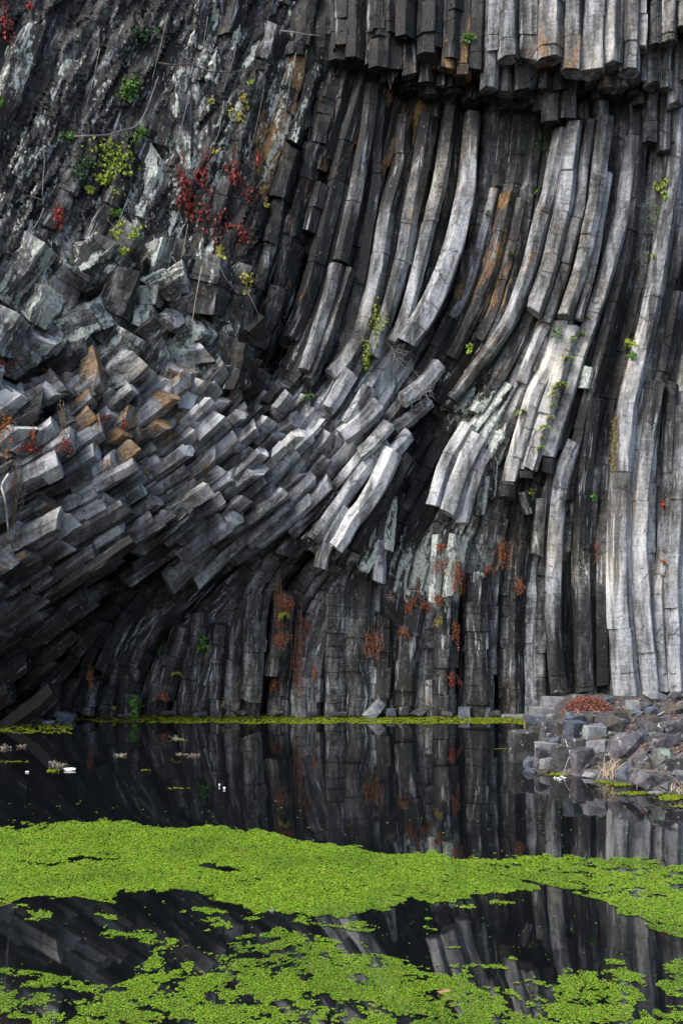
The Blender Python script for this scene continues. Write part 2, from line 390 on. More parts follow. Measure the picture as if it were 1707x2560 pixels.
def streams(poly, sep, r, n_try=900, minlen=60, step=8, close=.62):
    ins = inside(poly); A = np.asarray(poly, float); lo, hi = A.min(0), A.max(0)
    allp = np.zeros((0, 2)); lines = []
    sf = sep if callable(sep) else (lambda x, y: sep)
    for _ in range(n_try):
        p = r.uniform(lo, hi)
        if not ins(*p): continue
        s = sf(*p)
        if len(allp) and ((allp - p) ** 2).sum(1).min() < s * s: continue
        out = []
        for sg in (1, -1):
            q = p.copy(); seg = []
            for _k in range(400):
                q = q + sg * step * flow(q)
                if not ins(*q): break
                if len(allp) and ((allp - q) ** 2).sum(1).min() < (close * sf(*q)) ** 2: break
                seg.append(q.copy())
            out.append(seg)
        ln = np.array(out[1][::-1] + [p] + out[0])
        if len(ln) * step < minlen: continue
        lines.append(ln); allp = np.vstack([allp, ln])
    return lines

def trim(ln, a, b, step=8):
    i = int(a / step); j = len(ln) - int(b / step)
    return ln[i:j] if j - i > 5 else ln

# ------------------------------------------------------------------ the back of the cliff (a continuous rough sheet)
sback = idw([(0, 0, 23.9), (400, 0, 24.7), (800, 0, 25.9), (1200, 0, 26.0), (1700, 0, 26.0), (0, 400, 23.7), (400, 400, 24.7), (800, 400, 26.8), (1200, 400, 27.4), (1700, 400, 27.4),
             (0, 800, 23.6), (400, 800, 25.2), (700, 800, 26.9), (1200, 800, 27.4), (1700, 800, 27.3), (0, 1100, 23.5), (400, 1100, 25.4), (800, 1100, 27.0), (1200, 1100, 27.6), (1700, 1100, 27.5),
             (0, 1400, 24.2), (300, 1450, 27.0), (600, 1400, 27.9), (1200, 1400, 27.9), (0, 1650, 25.6), (200, 1650, 27.4), (600, 1700, 28.0), (1700, 1750, 28.0), (0, 1800, 27.0), (300, 1800, 28.1)], 120, 2)
gx = np.arange(-340, 2060, 16); gy = np.arange(-460, 1900, 16)
bv, bt, bc = [], [], []
for y in gy:
    for x in gx:
        Y = sback(x, y)
        nz = mnoise.fractal(Vector((x * .012, y * .006, 0)), 1, 2, 5) * .28
        f = flow((x, y)); u = x * f[1] - y * f[0]
        p = P3(x, y, Y + nz)
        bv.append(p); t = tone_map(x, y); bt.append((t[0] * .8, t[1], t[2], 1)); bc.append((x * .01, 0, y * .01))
nx = len(gx)
bf = [(j * nx + i, j * nx + i + 1, (j + 1) * nx + i + 1, (j + 1) * nx + i) for j in range(len(gy) - 1) for i in range(nx - 1)]
BACK = dict(kind='rock_face', verts=np.array(bv), faces=bf, tone=np.array(bt), cpos=np.array(bc))

# ------------------------------------------------------------------ the facetted, weathered rock face at the upper left
FX = np.arange(-330, 930, 6.5); FY = np.arange(-420, 1000, 6.5)
fv, ft, fcp = [], [], []
for y in FY:
    for x in FX:
        f = (.42, -.91)                                   # along the steep old columns
        u = (x * -f[1] + y * f[0] * 1.0) / 100.0; v_ = (x * f[0] + y * f[1]) / 100.0
        dd_ = 0.0
        for k_, (su, sv_, amp) in enumerate(((1.5, .30, .085), (3.4, .9, .035))):
            P_ = Vector((u * su + .12 * mnoise.noise(Vector((x * .02, y * .02, 9))), v_ * sv_, 3.3 * k_))
            _d, pt = mnoise.voronoi(P_)
            c_ = mnoise.cell_vector(pt[0] * 7.31)
            dd_ += amp * (c_[0] * 2 - 1) + amp * 1.3 * ((P_.x - pt[0].x) * (c_[1] * 2 - 1) + (P_.y - pt[0].y) * (c_[2] * 2 - 1) * .8)
            dd_ += amp * .55 * max(0, 1 - (_d[1] - _d[0]) * 9)
        dd_ += .10 * mnoise.fractal(Vector((u * 2.2, v_ * 1.2, 1)), 1, 2, 5) + .03 * mnoise.noise(Vector((x * .12, y * .09, 4)))
        Yd = 23.36 + 2.5 * max(x, -330) / 820 + dd_ + .0022 * max(0, x - 640) ** 1.4 * (1 if y > 230 else .35) + .004 * max(0, y - 640)
        fv.append(P3(x, y, Yd)); t_ = tone_map(x, y); fk = mnoise.fractal(Vector((u * 1.6, v_ * .5, 2)), 1, 2, 3)
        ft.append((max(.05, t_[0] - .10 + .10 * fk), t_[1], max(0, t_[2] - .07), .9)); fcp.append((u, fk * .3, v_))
nfx = len(FX)
ffc = [(j * nfx + i, j * nfx + i + 1, (j + 1) * nfx + i + 1, (j + 1) * nfx + i) for j in range(len(FY) - 1) for i in range(nfx - 1)]
FACE = dict(kind='rock_face', verts=np.array(fv), faces=ffc, tone=np.array(ft), cpos=np.array(fcp))

# ------------------------------------------------------------------ columns of the lower wall
wall_Y = lambda x, y: float(np.interp(y, [300, 1000, 1300, 1500, 1800], [26.9, 26.9, 26.8, 26.95, 27.1])) + .0004 * max(0, 500 - x)
r0 = np.random.default_rng(3)
POLY0 = [(170, 1822), (1860, 1822), (1860, 260), (1100, 270), (920, 300), (840, 700), (770, 1000), (560, 1290), (330, 1440), (200, 1560), (120, 1700)]
for ln in streams(POLY0, 38, r0, 2200, 110):
    ln = trim(ln, r0.uniform(0, 40), 0)
    Yb = np.array([wall_Y(*p) for p in ln]) + r0.normal(0, .08) + .06
    wv = r0.uniform(42, 56)
    column('wall_column', ln, Yb, wv, r=r0, rot=r0.normal(0, .3), joint=(.25, 1.1), rough=1.5, amp=1.05)
for ln in streams(POLY0, 62, r0, 700, 110):      # a second rank filling the gaps behind
    Yb = np.array([wall_Y(*p) for p in ln]) + .28 + r0.normal(0, .06)
    column('wall_column', ln, Yb, 76, r=r0, rough=1.0)
# projecting piers low on the wall
for pth, wv, dy, tn in [([(720, 1480), (705, 1560), (700, 1640), (690, 1690)], 60, -.35, .35), ([(640, 1495), (632, 1600), (627, 1700), (622, 1745)], 58, -.45, .45),
                        ([(905, 1465), (897, 1600), (892, 1790)], 56, -.25, .32), ([(850, 1480), (840, 1620), (838, 1790)], 64, -.2, .27), ([(1195, 1430), (1193, 1600), (1200, 1790)], 66, -.22, .2),
                        ([(760, 1690), (757, 1795)], 34, -.25, .55), ([(787, 1695), (785, 1795)], 32, -.28, .55), ([(1075, 1700), (1078, 1795)], 30, -.2, .6), ([(1040, 1470), (1020, 1600), (1010, 1795)], 60, -.1, .25),
                        ([(960, 1530), (955, 1660), (950, 1795)], 56, -.12, .3), ([(1120, 1480), (1110, 1640), (1105, 1795)], 58, -.1, .28), ([(560, 1560), (545, 1680), (540, 1795)], 52, -.08, .3),
                        ([(500, 1530), (480, 1660), (470, 1795)], 56, -.05, .25), ([(460, 1560), (432, 1660), (410, 1750)], 50, -.15, .25), ([(330, 1735), (328, 1795)], 34, -.5, .4)]:
    q = smooth(resample(pth, 8), 6)
    column('wall_column', q, np.array([wall_Y(*p) for p in q]) + dy, wv, (tn, None, None), r=r0, joint=(.25, .9), rough=1.2, rot=r0.normal(0, .2))

# ------------------------------------------------------------------ curved columns of the main face
face_ctrl = idw([(830, 300, 26.2), (1100, 300, 26.5), (1700, 300, 26.3), (760, 700, 26.0), (1000, 700, 26.2), (1400, 700, 26.2), (1700, 700, 26.3), (720, 1000, 25.7), (900, 1000, 25.8), (1100, 1000, 26.5), (1350, 1000, 26.2), (1700, 1000, 26.4), (700, 1250, 25.9), (850, 1300, 26.1), (1400, 1500, 26.7), (1700, 1500, 26.6), (1700, 1750, 26.7), (1400, 1780, 26.9)], 80, 2)
r1 = np.random.default_rng(8)
POLY1 = [(835, 170), (1860, 170), (1860, 1810), (1415, 1810), (1395, 1150), (1250, 1205), (1190, 1090), (1100, 1010), (1010, 1010), (950, 1150), (860, 1370), (790, 1410), (720, 1390), (640, 1300), (700, 1150), (680, 1000), (740, 760), (800, 420)]
for ln in streams(POLY1, 34, r1, 2200, 130):
    ln = trim(ln, 0, r1.uniform(0, 50) if ln[-1][1] < 1700 else 0)
    Yb = np.array([face_ctrl(*p) for p in ln]) + r1.normal(.10, .13)
    column('curved_column', ln, Yb, r1.uniform(40, 52), r=r1, rot=r1.normal(0, .35), joint=(.6, 2.4))
for ln in streams(POLY1, 58, r1, 600, 130):
    Yb = np.array([face_ctrl(*p) for p in ln]) + .5
    column('curved_column', ln, Yb, 60, r=r1)

T = {'1': (600, 0), '2': (1107, 0), '3': (600, 450), '4': (1107, 450), '5': (600, 900), '6': (1107, 900), '7': (600, 1350), '8': (1107, 1350)}
def tr(s):
    out = []; cur = '1'
    for tok in s.split():
        if ':' in tok: cur, tok = tok.split(':')
        x, y = map(float, tok.split(',')); ox, oy = T[cur]
        out.append((ox + x * .38265, oy + y * .38265))
    return out
hat = lambda *kv: (lambda t: float(np.interp(t, kv[0::2], kv[1::2])))
# path traced along the middle of each conspicuous column; width (start, end) in photograph pixels; proud of the face by dy metres
HERO = [
    ('3:640,555 600,760 540,930 490,1100 430,1260', 42, 38, -.30, hat(0, .55, .35, .4, .6, .62, 1, .5), .0, .05),
    ('3:720,590 650,800 590,1000 510,1200 440,1320', 34, 36, -.22, hat(0, .4, .4, .38, 1, .42), .12, .05),
    ('1:860,560 830,850 780,1100 3:750,100 700,350 655,545', 40, 44, -.16, hat(0, .12, .45, .2, .55, .75, .7, .5, .8, .08, 1, .08), .1, 0),
    ('1:930,560 890,900 3:880,0 830,300 790,560 710,900 690,1120', 36, 40, .05, hat(0, .1, .6, .08, .8, .4, 1, .3), 0, .1),
    ('1:1070,760 1040,1100 3:980,100 930,350 900,600 850,800 800,1000 720,1150 600,1290', 38, 46, -.22, hat(0, .12, .3, .3, .45, .75, .7, .7, .85, .5, 1, .7), .12, 0),
    ('1:1220,760 1150,1200 3:1130,100 1080,350 1060,500 1010,700 960,860 900,1000 850,1150', 46, 40, -.2, hat(0, .12, .2, .5, .4, .7, .7, .72, 1, .55), .15, 0),
    ('1:1390,620 1340,950 1300,1230 3:1270,150 1230,350 1180,550 1130,750 1080,930 990,1070', 42, 38, -.28, hat(0, .15, .2, .45, .35, .75, .8, .74, 1, .6), .06, 0),
    ('1:1520,740 1490,1100 3:1480,50 1440,250 1400,420 1340,600 1270,770 1200,900 1090,1060', 40, 58, -.42, hat(0, .3, .15, .62, .3, .9, .8, .92, 1, .8), .0, 0),
    ('4:420,90 380,300 310,600 230,780 130,1000 50,1150', 34, 32, -.18, .36, hat(0, .42, .5, .36, .8, .3, 1, .2), .2),
    ('4:340,60 250,400 200,620 130,800 60,900', 26, 28, -.1, .58, .15, .05),
    ('4:510,130 470,350 400,620 340,850 240,1050', 28, 30, -.12, .25, .26, .2),
    ('2:780,850 725,1100 690,1307 4:640,250 570,550 500,750 430,930 300,1120 170,1290 6:60,270', 44, 36, -.32, hat(0, .45, .15, .68, .6, .7, .75, .5, 1, .4), .16, .05),
    ('2:860,815 820,1100 800,1307 4:760,300 690,600 590,868', 42, 47, -.55, hat(0, .5, .2, .72, 1, .74), .05, 0),
    ('2:960,790 915,1050 900,1307 4:860,300 790,560 720,780 665,932', 32, 29, -.45, hat(0, .4, .2, .6, 1, .62), .06, 0),
    ('2:1060,770 1020,1100 1000,1307 4:960,300 890,600 830,780 787,896', 42, 38, -.52, hat(0, .4, .2, .62, 1, .76), .0, 0),
    ('4:1075,-50 1030,250 990,500 940,700 878,912', 22, 20, -.45, .66, 0, 0),
    ('2:1240,900 1215,1100 4:1200,0 1170,250 1070,600 1010,800 960,950 900,1100 840,1307 6:760,420 690,636', 36, 40, -.18, .62, .0, .05),
    ('4:770,920 740,1050 680,1250 6:600,180 540,400 480,600 438,795', 44, 40, -.12, .82, .03, 0),
    ('4:680,930 640,1000 560,1180 510,1330', 30, 28, -.16, .68, .2, .05),
    ('4:850,960 780,1200 6:700,280 640,450 565,706', 40, 40, -.2, .76, .05, .05),
    ('6:860,555 790,720 760,900 740,1150 735,1300 8:720,500 760,1020', 40, 44, -.12, hat(0, .8, .55, .75, .7, .35, 1, .25), 0, .1),
    ('6:990,250 960,500 930,800 905,1100 8:900,200 930,1000', 44, 50, -.08, hat(0, .08, .5, .08, .6, .55, .7, .22, 1, .25), 0, hat(0, 0, .5, .1, .58, .6, .66, 0, 1, 0)),
    ('8:905,560 930,800 950,1040', 36, 32, -.06, .62, 0, 0),
    ('2:1548,560 1530,1000 4:1500,80 1440,400 1400,650 1340,950 1290,1150 6:1270,50 1210,300 1190,500 1170,750 1160,1000 1150,1300 8:1150,150 1160,500 1180,800 1215,1080', 30, 62, -.35, hat(0, .62, .2, .68, .5, .85, 1, .8), 0, 0),
    ('6:1410,150 1350,500 1320,700 1290,1000 1280,1300 8:1290,100 1310,500 1360,1020', 42, 46, -.28, hat(0, .35, .3, .7, .6, .85, 1, .72), 0, 0),
    ('6:1500,150 1480,500 1470,800 1440,1300 8:1400,300 1420,700 1445,1000', 34, 32, -.16, hat(0, .35, .4, .5, .6, .75, 1, .78), 0, 0),
    ('6:1560,300 1540,700 1500,1300 8:1490,300 1505,600 1520,980', 40, 42, -.26, hat(0, .35, .4, .6, 1, .72), 0, 0),
    ('6:1080,850 1050,1000 1035,1300 8:1030,300 1040,950', 38, 40, -.05, hat(0, .3, .5, .3, .7, .1, 1, .1), 0, .05),
    ('5:1500,420 1450,500 1350,660 1265,955', 40, 38, -.55, .82, .0, .25),
    ('5:1568,500 1500,620 1420,800 1360,1010', 44, 42, -.6, .82, .12, .1),
    ('5:1600,600 1560,680 1500,850 1455,1072', 36, 36, -.5, .78, .1, .1),
    ('5:1010,600 920,800 840,940 740,1050 680,1180 632,1238', 52, 40, -.75, .94, .0, 0),
    ('5:1090,620 1020,760 960,900 830,1080 740,1250', 36, 40, -.45, hat(0, .5, .5, .3, .6, .08, 1, .06), 0, 0),
    ('5:700,960 600,1130 540,1250 7:520,190', 44, 40, -.4, .65, .05, .05),
    ('5:960,540 820,700 720,840 600,1010 470,1180', 40, 40, -.45, .72, .02, .05),
    ('7:915,0 912,120 905,275', 30, 32, -.12, .7, 0, .2), ('5:940,950 900,1200 7:850,130 800,210', 32, 30, -.1, .3, 0, .55),
    ('5:1100,480 1040,560 960,640', 40, 40, -.6, .75, 0, 0), ('5:1240,270 1150,360 1000,470', 34, 34, -.35, .5, .05, .2), ('5:1300,30 1180,180 1060,260', 40, 38, -.45, .7, .06, 0),
    ('5:900,290 800,400 660,500', 44, 44, -.55, .72, .15, 0), ('5:720,80 600,280 560,330', 44, 40, -.4, .68, .08, 0), ('5:850,180 760,330 700,420', 46, 44, -.5, .66, .15, 0), ('5:970,430 860,560 780,620', 40, 40, -.55, .74, .04, 0),
    ('6:420,800 415,905', 40, 42, -.3, .3, 0, 0), ('6:680,640 675,735', 40, 40, -.18, .12, 0, 0), ('6:560,710 555,770', 38, 36, -.16, .1, 0, 0),
    ('6:430,160 330,300 200,450 60,650', 34, 38, .02, .3, 0, .68), ('6:300,430 240,600 215,780', 24, 26, .0, .4, 0, .64), ('6:335,620 310,900', 22, 22, .0, .4, 0, .6), ('6:275,760 245,1010', 26, 26, -.05, .5, 0, .66),
    ('7:1290,-40 1265,400', 28, 28, -.12, .5, 0, .6), ('7:1400,-40 1345,370', 32, 36, -.15, .5, 0, .62), ('5:990,900 960,1250', 30, 30, -.1, .4, 0, .75), ('5:890,1050 850,1300', 26, 26, -.05, .25, 0, .7), ('6:940,50 910,190', 28, 26, -.2, .4, 0, .8),
    ('6:520,860 560,1000', 30, 30, -.05, .15, 0, .1), ('6:640,900 620,1100 610,1280', 26, 30, -.05, .5, .1, .3), ('6:1570,600 1568,1300 8:1575,900', 30, 30, -.2, .7, 0, 0),
]
r2 = np.random.default_rng(21)
for s, w0, w1, dy, tn, og, li in HERO:
    q = smooth(resample(tr(s), 8), 8)
    Yb = np.array([face_ctrl(*p) for p in q]); Yb = smooth(np.c_[Yb, Yb], 10)[:, 0] + dy * .8 - .04
    if not callable(tn) and tn > .45: tn = tn + .10
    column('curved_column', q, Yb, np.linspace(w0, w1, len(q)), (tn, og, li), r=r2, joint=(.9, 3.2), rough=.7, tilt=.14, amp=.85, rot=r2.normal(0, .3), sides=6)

# ------------------------------------------------------------------ the overhanging upper tier
r3 = np.random.default_rng(31)
def hang(xc, wv, yb, Y, tn=None, og=None, ox=1107, lean=.03, top=-330):
    x, y = ox + xc * .38265, yb * .38265
    pth = np.array([(x + (y - yy) * lean, yy) for yy in np.arange(top, y + .1, 14)] + [(x, y)])
    pth = pth[np.r_[True, np.diff(pth[:, 1]) > 1]]
    column('hanging_column', pth, 25.05 + (Y - 24.6) * .72 + r3.normal(0, .06), wv * .38265 * 1.15, (tn, og, 0.0), r=r3, joint=(.5, 1.6), tilt=.12, rough=.9, amp=.9, rot=r3.normal(0, .35))
for a in [(698, 165, 395, 24.6, .66, hat(0, 0, .8, .08, .94, .34, 1, .26)), (845, 120, 490, 24.7, .55, hat(0, 0, .85, .15, .95, .4, 1, .3)), (970, 135, 492, 24.75, .66, hat(0, 0, .9, .1, 1, .3)), (1108, 125, 440, 24.6, .6, .02), (1220, 120, 478, 24.7, .66, 0),
          (420, 120, 392, 24.7, .62, .05), (545, 135, 425, 24.75, .5, .2), (1300, 65, 318, 24.5, .7, 0), (1390, 60, 300, 24.7, .3, 0), (1475, 90, 275, 24.5, .55, .05), (1560, 80, 190, 24.6, .55, 0), (1650, 110, 230, 24.6, .55, 0), (1760, 120, 210, 24.6, .5, 0),
          (205, 95, 485, 24.9, .12, .3), (300, 100, 590, 24.95, .55, .05), (-60, 120, 330, 24.8, .08, .1), (60, 120, 400, 24.9, .08, .05), (330, 90, 350, 24.75, .6, 0)]:
    hang(*a)
for a in [(900, 85, 208, 25.0, .4, .25), (985, 90, 235, 25.1, .12, .2), (1085, 130, 262, 25.0, .06, .1), (1235, 130, 395, 24.95, .06, .08), (1362, 105, 462, 24.9, .22, .32), (1455, 90, 512, 24.9, .15, .26), (1530, 90, 470, 25.0, .2, .2)]:
    hang(*a, ox=600)
for a in [(402, 110, 625, 25.3, .45, .1), (530, 135, 612, 25.35, .3, .05), (650, 100, 590, 25.3, .3, .2), (760, 90, 600, 25.4, .22, .1), (965, 95, 578, 25.3, .3, .15), (1060, 100, 592, 25.2, .42, .25), (1150, 90, 590, 25.2, .6, .1), (1230, 80, 560, 25.3, .3, 0),
          (1360, 85, 568, 25.2, .55, 0), (1440, 70, 590, 25.3, .5, 0), (1500, 85, 700, 25.5, .55, 0), (850, 80, 560, 25.4, .2, .1), (1300, 70, 540, 25.3, .4, 0), (1560, 80, 545, 25.2, .35, .15), (1660, 110, 520, 25.2, .4, 0),
          (625, 60, 735, 25.7, .35, 0), (708, 100, 808, 25.75, .3, 0), (808, 105, 782, 25.7, .32, 0), (740, 90, 690, 25.6, .3, 0), (570, 90, 700, 25.8, .15, 0), (880, 90, 640, 25.8, .2, .1), (1000, 90, 650, 25.8, .15, .1), (1120, 90, 640, 25.8, .15, 0), (1240, 80, 640, 25.7, .2, 0), (1280, 70, 690, 25.7, .25, 0),
          (1355, 95, 940, 25.95, .5, 0), (1445, 75, 1000, 26.0, .5, 0), (400, 110, 700, 25.9, .12, 0), (280, 110, 640, 25.6, .1, 0), (150, 110, 560, 25.5, .08, .05), (40, 110, 590, 25.7, .07, 0), (480, 100, 730, 26.1, .12, 0), (180, 100, 680, 26.0, .08, 0), (1420, 80, 640, 25.8, .2, 0)]:
    hang(*a)
for a in [(915, 120, 462, 25.4, .2, .1), (1110, 110, 505, 25.4, .2, .2), (1010, 110, 480, 25.5, .1, .05), (745, 115, 410, 25.6, .1, 0), (840, 100, 440, 25.7, .12, 0), (1210, 100, 560, 25.5, .1, .1), (1320, 110, 600, 25.6, .08, .05), (1240, 120, 640, 25.9, .08, 0), (1120, 120, 590, 25.9, .07, 0), (1400, 110, 640, 25.7, .08, 0), (980, 120, 560, 26.0, .08, 0), (660, 120, 330, 25.5, .2, .05)]:
    hang(*a, ox=600)
hp = [(840, -330), (1900, -330), (1900, 120), (1600, 90), (1250, 110), (840, 40)]
for xx in range(850, 1900, 46):          # back rank of the tier
    pth = np.array([(xx + r3.uniform(-6, 6) + (150 - yy) * .03, yy) for yy in np.arange(-330, 215 + r3.uniform(-30, 30) - max(0, 1150 - xx) * .2, 14)])
    column('hanging_column', pth, 25.9 + r3.normal(0, .1), 54, (.12, .05, 0), r=r3)

# ------------------------------------------------------------------ broken bundle jutting out on the left: ends stepping down to the right
r4 = np.random.default_rng(44)
bund_Y = lambda x, y: 22.7 + 3.4 * min(max(x, -150), 1000) / 900 + max(0, y - 1330) / 300 * 1.5 + max(0, 1000 - y) / 300 * .5
POLYB = inside([(-130, 1010), (150, 965), (390, 905), (520, 915), (640, 900), (760, 985), (880, 960), (985, 1010), (960, 1085), (880, 1170), (770, 1275), (700, 1265), (600, 1300), (480, 1285), (350, 1325), (290, 1420), (210, 1540), (165, 1640), (140, 1740), (-130, 1780)])
def back_path(tip, L, ang=0):
    q = np.array(tip, float); out = [q.copy()]
    c, s = math.cos(ang), math.sin(ang)
    for _ in range(max(3, int(L / 8))):
        f = flow(q); f = np.array([f[0] * c - f[1] * s, f[0] * s + f[1] * c]); q = q + 8 * f; out.append(q.copy())
    return np.array(out)[::-1]
def bundle(ins, box, size, Yf, kind, r, angj=.05, Lf=(1.8, 3.2), jit=.3, dep=.0, tones=None, rough=.9, joint=(.4, 1.5), lump=.05, along=1.0, dsig=.2, amp=.72):
    x0, y0, x1, y1 = box; u = 0
    done = np.zeros((0, 2)); n = 0
    for _ in range(9000):
        p = r.uniform((x0, y0), (x1, y1))
        if not ins(*p): continue
        sz = size(*p); f = flow(p)
        if len(done):
            d = done - p; al = d @ f; pe = d[:, 0] * f[1] - d[:, 1] * f[0]
            if ((al / (along * sz * (1 + .8 * min(1, max(0, (p[1] - 1080) / 150))))) ** 2 + (pe / (.80 * sz)) ** 2).min() < 1: continue
        done = np.vstack([done, p])
        L = sz * r.uniform(*Lf) * (1 + .7 * min(1, max(0, (p[1] - 1080) / 150)))
        q = back_path(p, L, r.normal(0, angj))
        s = np.linspace(1, 0, len(q))
        Yb = Yf(*p) + r.normal(0, dsig) + dep + s * r.uniform(.0, .40)
        tb = tone_map(*p)
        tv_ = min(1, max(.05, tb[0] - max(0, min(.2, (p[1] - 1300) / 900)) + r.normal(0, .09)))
        tn = ((lambda t, g=tv_, e=r.uniform(.06, .28) * (1 if p[1] < 1380 else .5): g + .01 + e * float(np.interp(t, [.8, .97], [0, 1]))), (lambda t, g=tb[1] * r.uniform(.3, 1.5) + (.10 if r.random() < .4 and 250 < p[0] < 800 and p[1] < 1150 else 0): g * float(np.interp(t, [0, .55, 1], [.4, .75, 1.45]))), tb[2] * r.uniform(.55, 1.15))  # paler tips: weathered ends, with the light on their rims painted into the tone
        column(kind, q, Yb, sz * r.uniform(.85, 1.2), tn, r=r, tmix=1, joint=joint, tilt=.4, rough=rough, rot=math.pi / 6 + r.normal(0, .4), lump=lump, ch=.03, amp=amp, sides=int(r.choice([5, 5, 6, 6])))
size_b = lambda x, y: float(np.interp(x, [-150, 0, 300, 600, 950], [68, 62, 45, 37, 34])) * (0.9 if y > 1250 else 1)
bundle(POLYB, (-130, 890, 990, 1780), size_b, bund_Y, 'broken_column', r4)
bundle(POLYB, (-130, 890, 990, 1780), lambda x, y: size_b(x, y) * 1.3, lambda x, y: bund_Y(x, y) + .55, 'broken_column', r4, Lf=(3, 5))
# dark columns behind the bundle over the cave
CAVE = [(240, 1700), (300, 1580), (420, 1480), (600, 1390), (700, 1330), (770, 1290), (820, 1180), (700, 1150), (300, 1250), (100, 1420), (60, 1700), (150, 1790), (230, 1790)]
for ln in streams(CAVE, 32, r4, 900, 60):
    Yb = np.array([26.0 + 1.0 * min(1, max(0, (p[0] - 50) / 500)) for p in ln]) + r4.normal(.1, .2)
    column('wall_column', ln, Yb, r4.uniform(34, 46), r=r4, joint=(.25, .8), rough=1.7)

# ------------------------------------------------------------------ weathered blocks and rough columns, upper left
r5 = np.random.default_rng(55)
POLYC = inside([(-130, 560), (120, 590), (350, 590), (520, 640), (640, 700), (650, 900), (520, 925), (400, 915), (150, 975), (-130, 1020)])
blk_Y = lambda x, y: 22.9 + 2.9 * max(x, -150) / 800
bundle(POLYC, (-130, 560, 650, 1020), lambda x, y: float(np.interp(x, [0, 600], [104, 72])), blk_Y, 'rock_block', r5, angj=.35, Lf=(1.0, 1.9), rough=2.0, joint=(.5, 1.1), lump=.30, along=.85, amp=.8)
bundle(POLYC, (-130, 560, 650, 1020), lambda x, y: 105, lambda x, y: blk_Y(x, y) + .6, 'rock_block', r5, angj=.25, Lf=(2, 3), rough=2, lump=.3)
POLYD = [(-160, -330), (960, -330), (880, 60), (850, 250), (800, 430), (740, 640), (690, 800), (640, 900), (610, 660), (520, 630), (350, 600), (120, 600), (-160, 570)]
for sep, dd, wmul in ((58, .0, 1.0), (84, .3, 1.1)):
    for ln in streams(POLYD, lambda x, y: sep * float(np.interp(x, [0, 800], [1.35, .8])), r5, 1100, 90):
        i = 0
        while i < len(ln) - 8:                # weathered into lengths that sit at different depths
            k = min(len(ln), i + int(r5.uniform(25, 70)))
            if len(ln) - k < 8: k = len(ln)
            seg = ln[max(0, i - 1):k]
            Yb = np.array([23.4 + 2.5 * max(p[0], -150) / 820 for p in seg]) + r5.normal(0, .09) + dd + .30
            w0 = sep * float(np.interp(seg[0][0], [0, 800], [1.35, .8])) * wmul * r5.uniform(.95, 1.2)
            tb = tone_map(*seg[len(seg) // 2])
            column('weathered_column', seg, Yb, w0, (max(.06, tb[0] - .05 + r5.normal(0, .09)), tb[1] * r5.uniform(.2, 1.7), tb[2] * r5.uniform(.4, 1.5)), r=r5, joint=(.4, 1.6), rough=1.6, tilt=.5, tmix=.9, lump=.22, ch=.12, amp=1.15)
            i = k

# ------------------------------------------------------------------ what of the cliff can be seen, and the cliff itself
allv, allf, owner = [BACK['verts'], FACE['verts']], list(BACK['faces']) + [tuple(i + len(BACK['verts']) for i in f) for f in FACE['faces']], [-1] * (len(BACK['faces']) + len(FACE['faces']))
off = len(BACK['verts']) + len(FACE['verts'])
for ci, c in enumerate(COLS):
    allv.append(c['verts']); allf += [tuple(i + off for i in f) for f in c['faces']]; owner += [ci] * len(c['faces']); off += len(c['verts'])
BVH = BVHTree.FromPolygons(np.vstack(allv).tolist(), allf)
EYE = Vector((0, 0, CZ))
def ray(px, py):
    d = Vector(((px - W_ / 2) / F, 1, -(py - HY) / F)).normalized()
    return BVH.ray_cast(EYE, d)
hits = np.zeros(len(COLS), int)
for y in np.arange(4, 1830, 9):
    for x in np.arange(4, 1707, 9):
        h = ray(x, y)
        if h[2] is not None and owner[h[2]] >= 0: hits[owner[h[2]]] += 1

cliff = tag(empty('basalt_cliff', (0, 27, 0)), 'high dark cliff of curving basalt columns rising straight out of the pond', 'cliff')
def put(c, name):
    o = link_mesh(name, c['verts'], c['faces'], M_ROCK, cliff, {'tone': ('FLOAT_COLOR', c['tone']), 'cpos': ('FLOAT_VECTOR', c['cpos'])}, origin=(0, 27, 0))
    o.location = (0, 0, 0); return o
put(BACK, 'inner_rock'); put(FACE, 'rock_face')
KL = {}
for kd in ('hanging_column', 'curved_column', 'wall_column', 'broken_column', 'rock_block', 'weathered_column'):
    ids = [i for i, c in enumerate(COLS) if c['kind'] == kd]; ids.sort(key=lambda i: -hits[i])
    own = [i for i in ids[:100] if hits[i] > 0]; rest = [i for i in ids if i not in set(own)]
    for i in own: put(COLS[i], kd)
    if rest:
        vs, fs, tt, cc, o_ = [], [], [], [], 0
        for i in rest:
            c = COLS[i]; vs.append(c['verts']); tt.append(c['tone']); cc.append(c['cpos'])
            fs += [tuple(k + o_ for k in f) for f in c['faces']]; o_ += len(c['verts'])
        o = put(dict(verts=np.vstack(vs), faces=fs, tone=np.vstack(tt), cpos=np.vstack(cc)), kd + '_mass'); o['kind'] = 'stuff'
#PART2
# ------------------------------------------------------------------ pond, ground
def sheet(name, x0, y0, x1, y1, z, mat, kind='structure'):
    o = link_mesh(name, [(x0, y0, z), (x1, y0, z), (x1, y1, z), (x0, y1, z)], [(0, 1, 2, 3)], mat); o['kind'] = kind; return o
def water_material():
    t = NT('pond_water'); b = t.b
    b.inputs['Base Color'].default_value = (.0035, .0045, .0052, 1); b.inputs['Roughness'].default_value = .025; b.inputs['IOR'].default_value = 1.75
    b.inputs['Specular IOR Level'].default_value = .5
    geo = t.n('ShaderNodeNewGeometry')
    h = t.noise(geo.outputs['Position'], (1.3, .8, 1), 2, .5)
    bp = t.n('ShaderNodeBump'); bp.inputs['Strength'].default_value = .05; bp.inputs['Distance'].default_value = .02
    t.l(h, bp.inputs['Height']); t.l(bp.outputs[0], b.inputs['Normal'])
    return t.m
sheet('pond_water', -60, -20, 60, 34, 0.0, water_material())
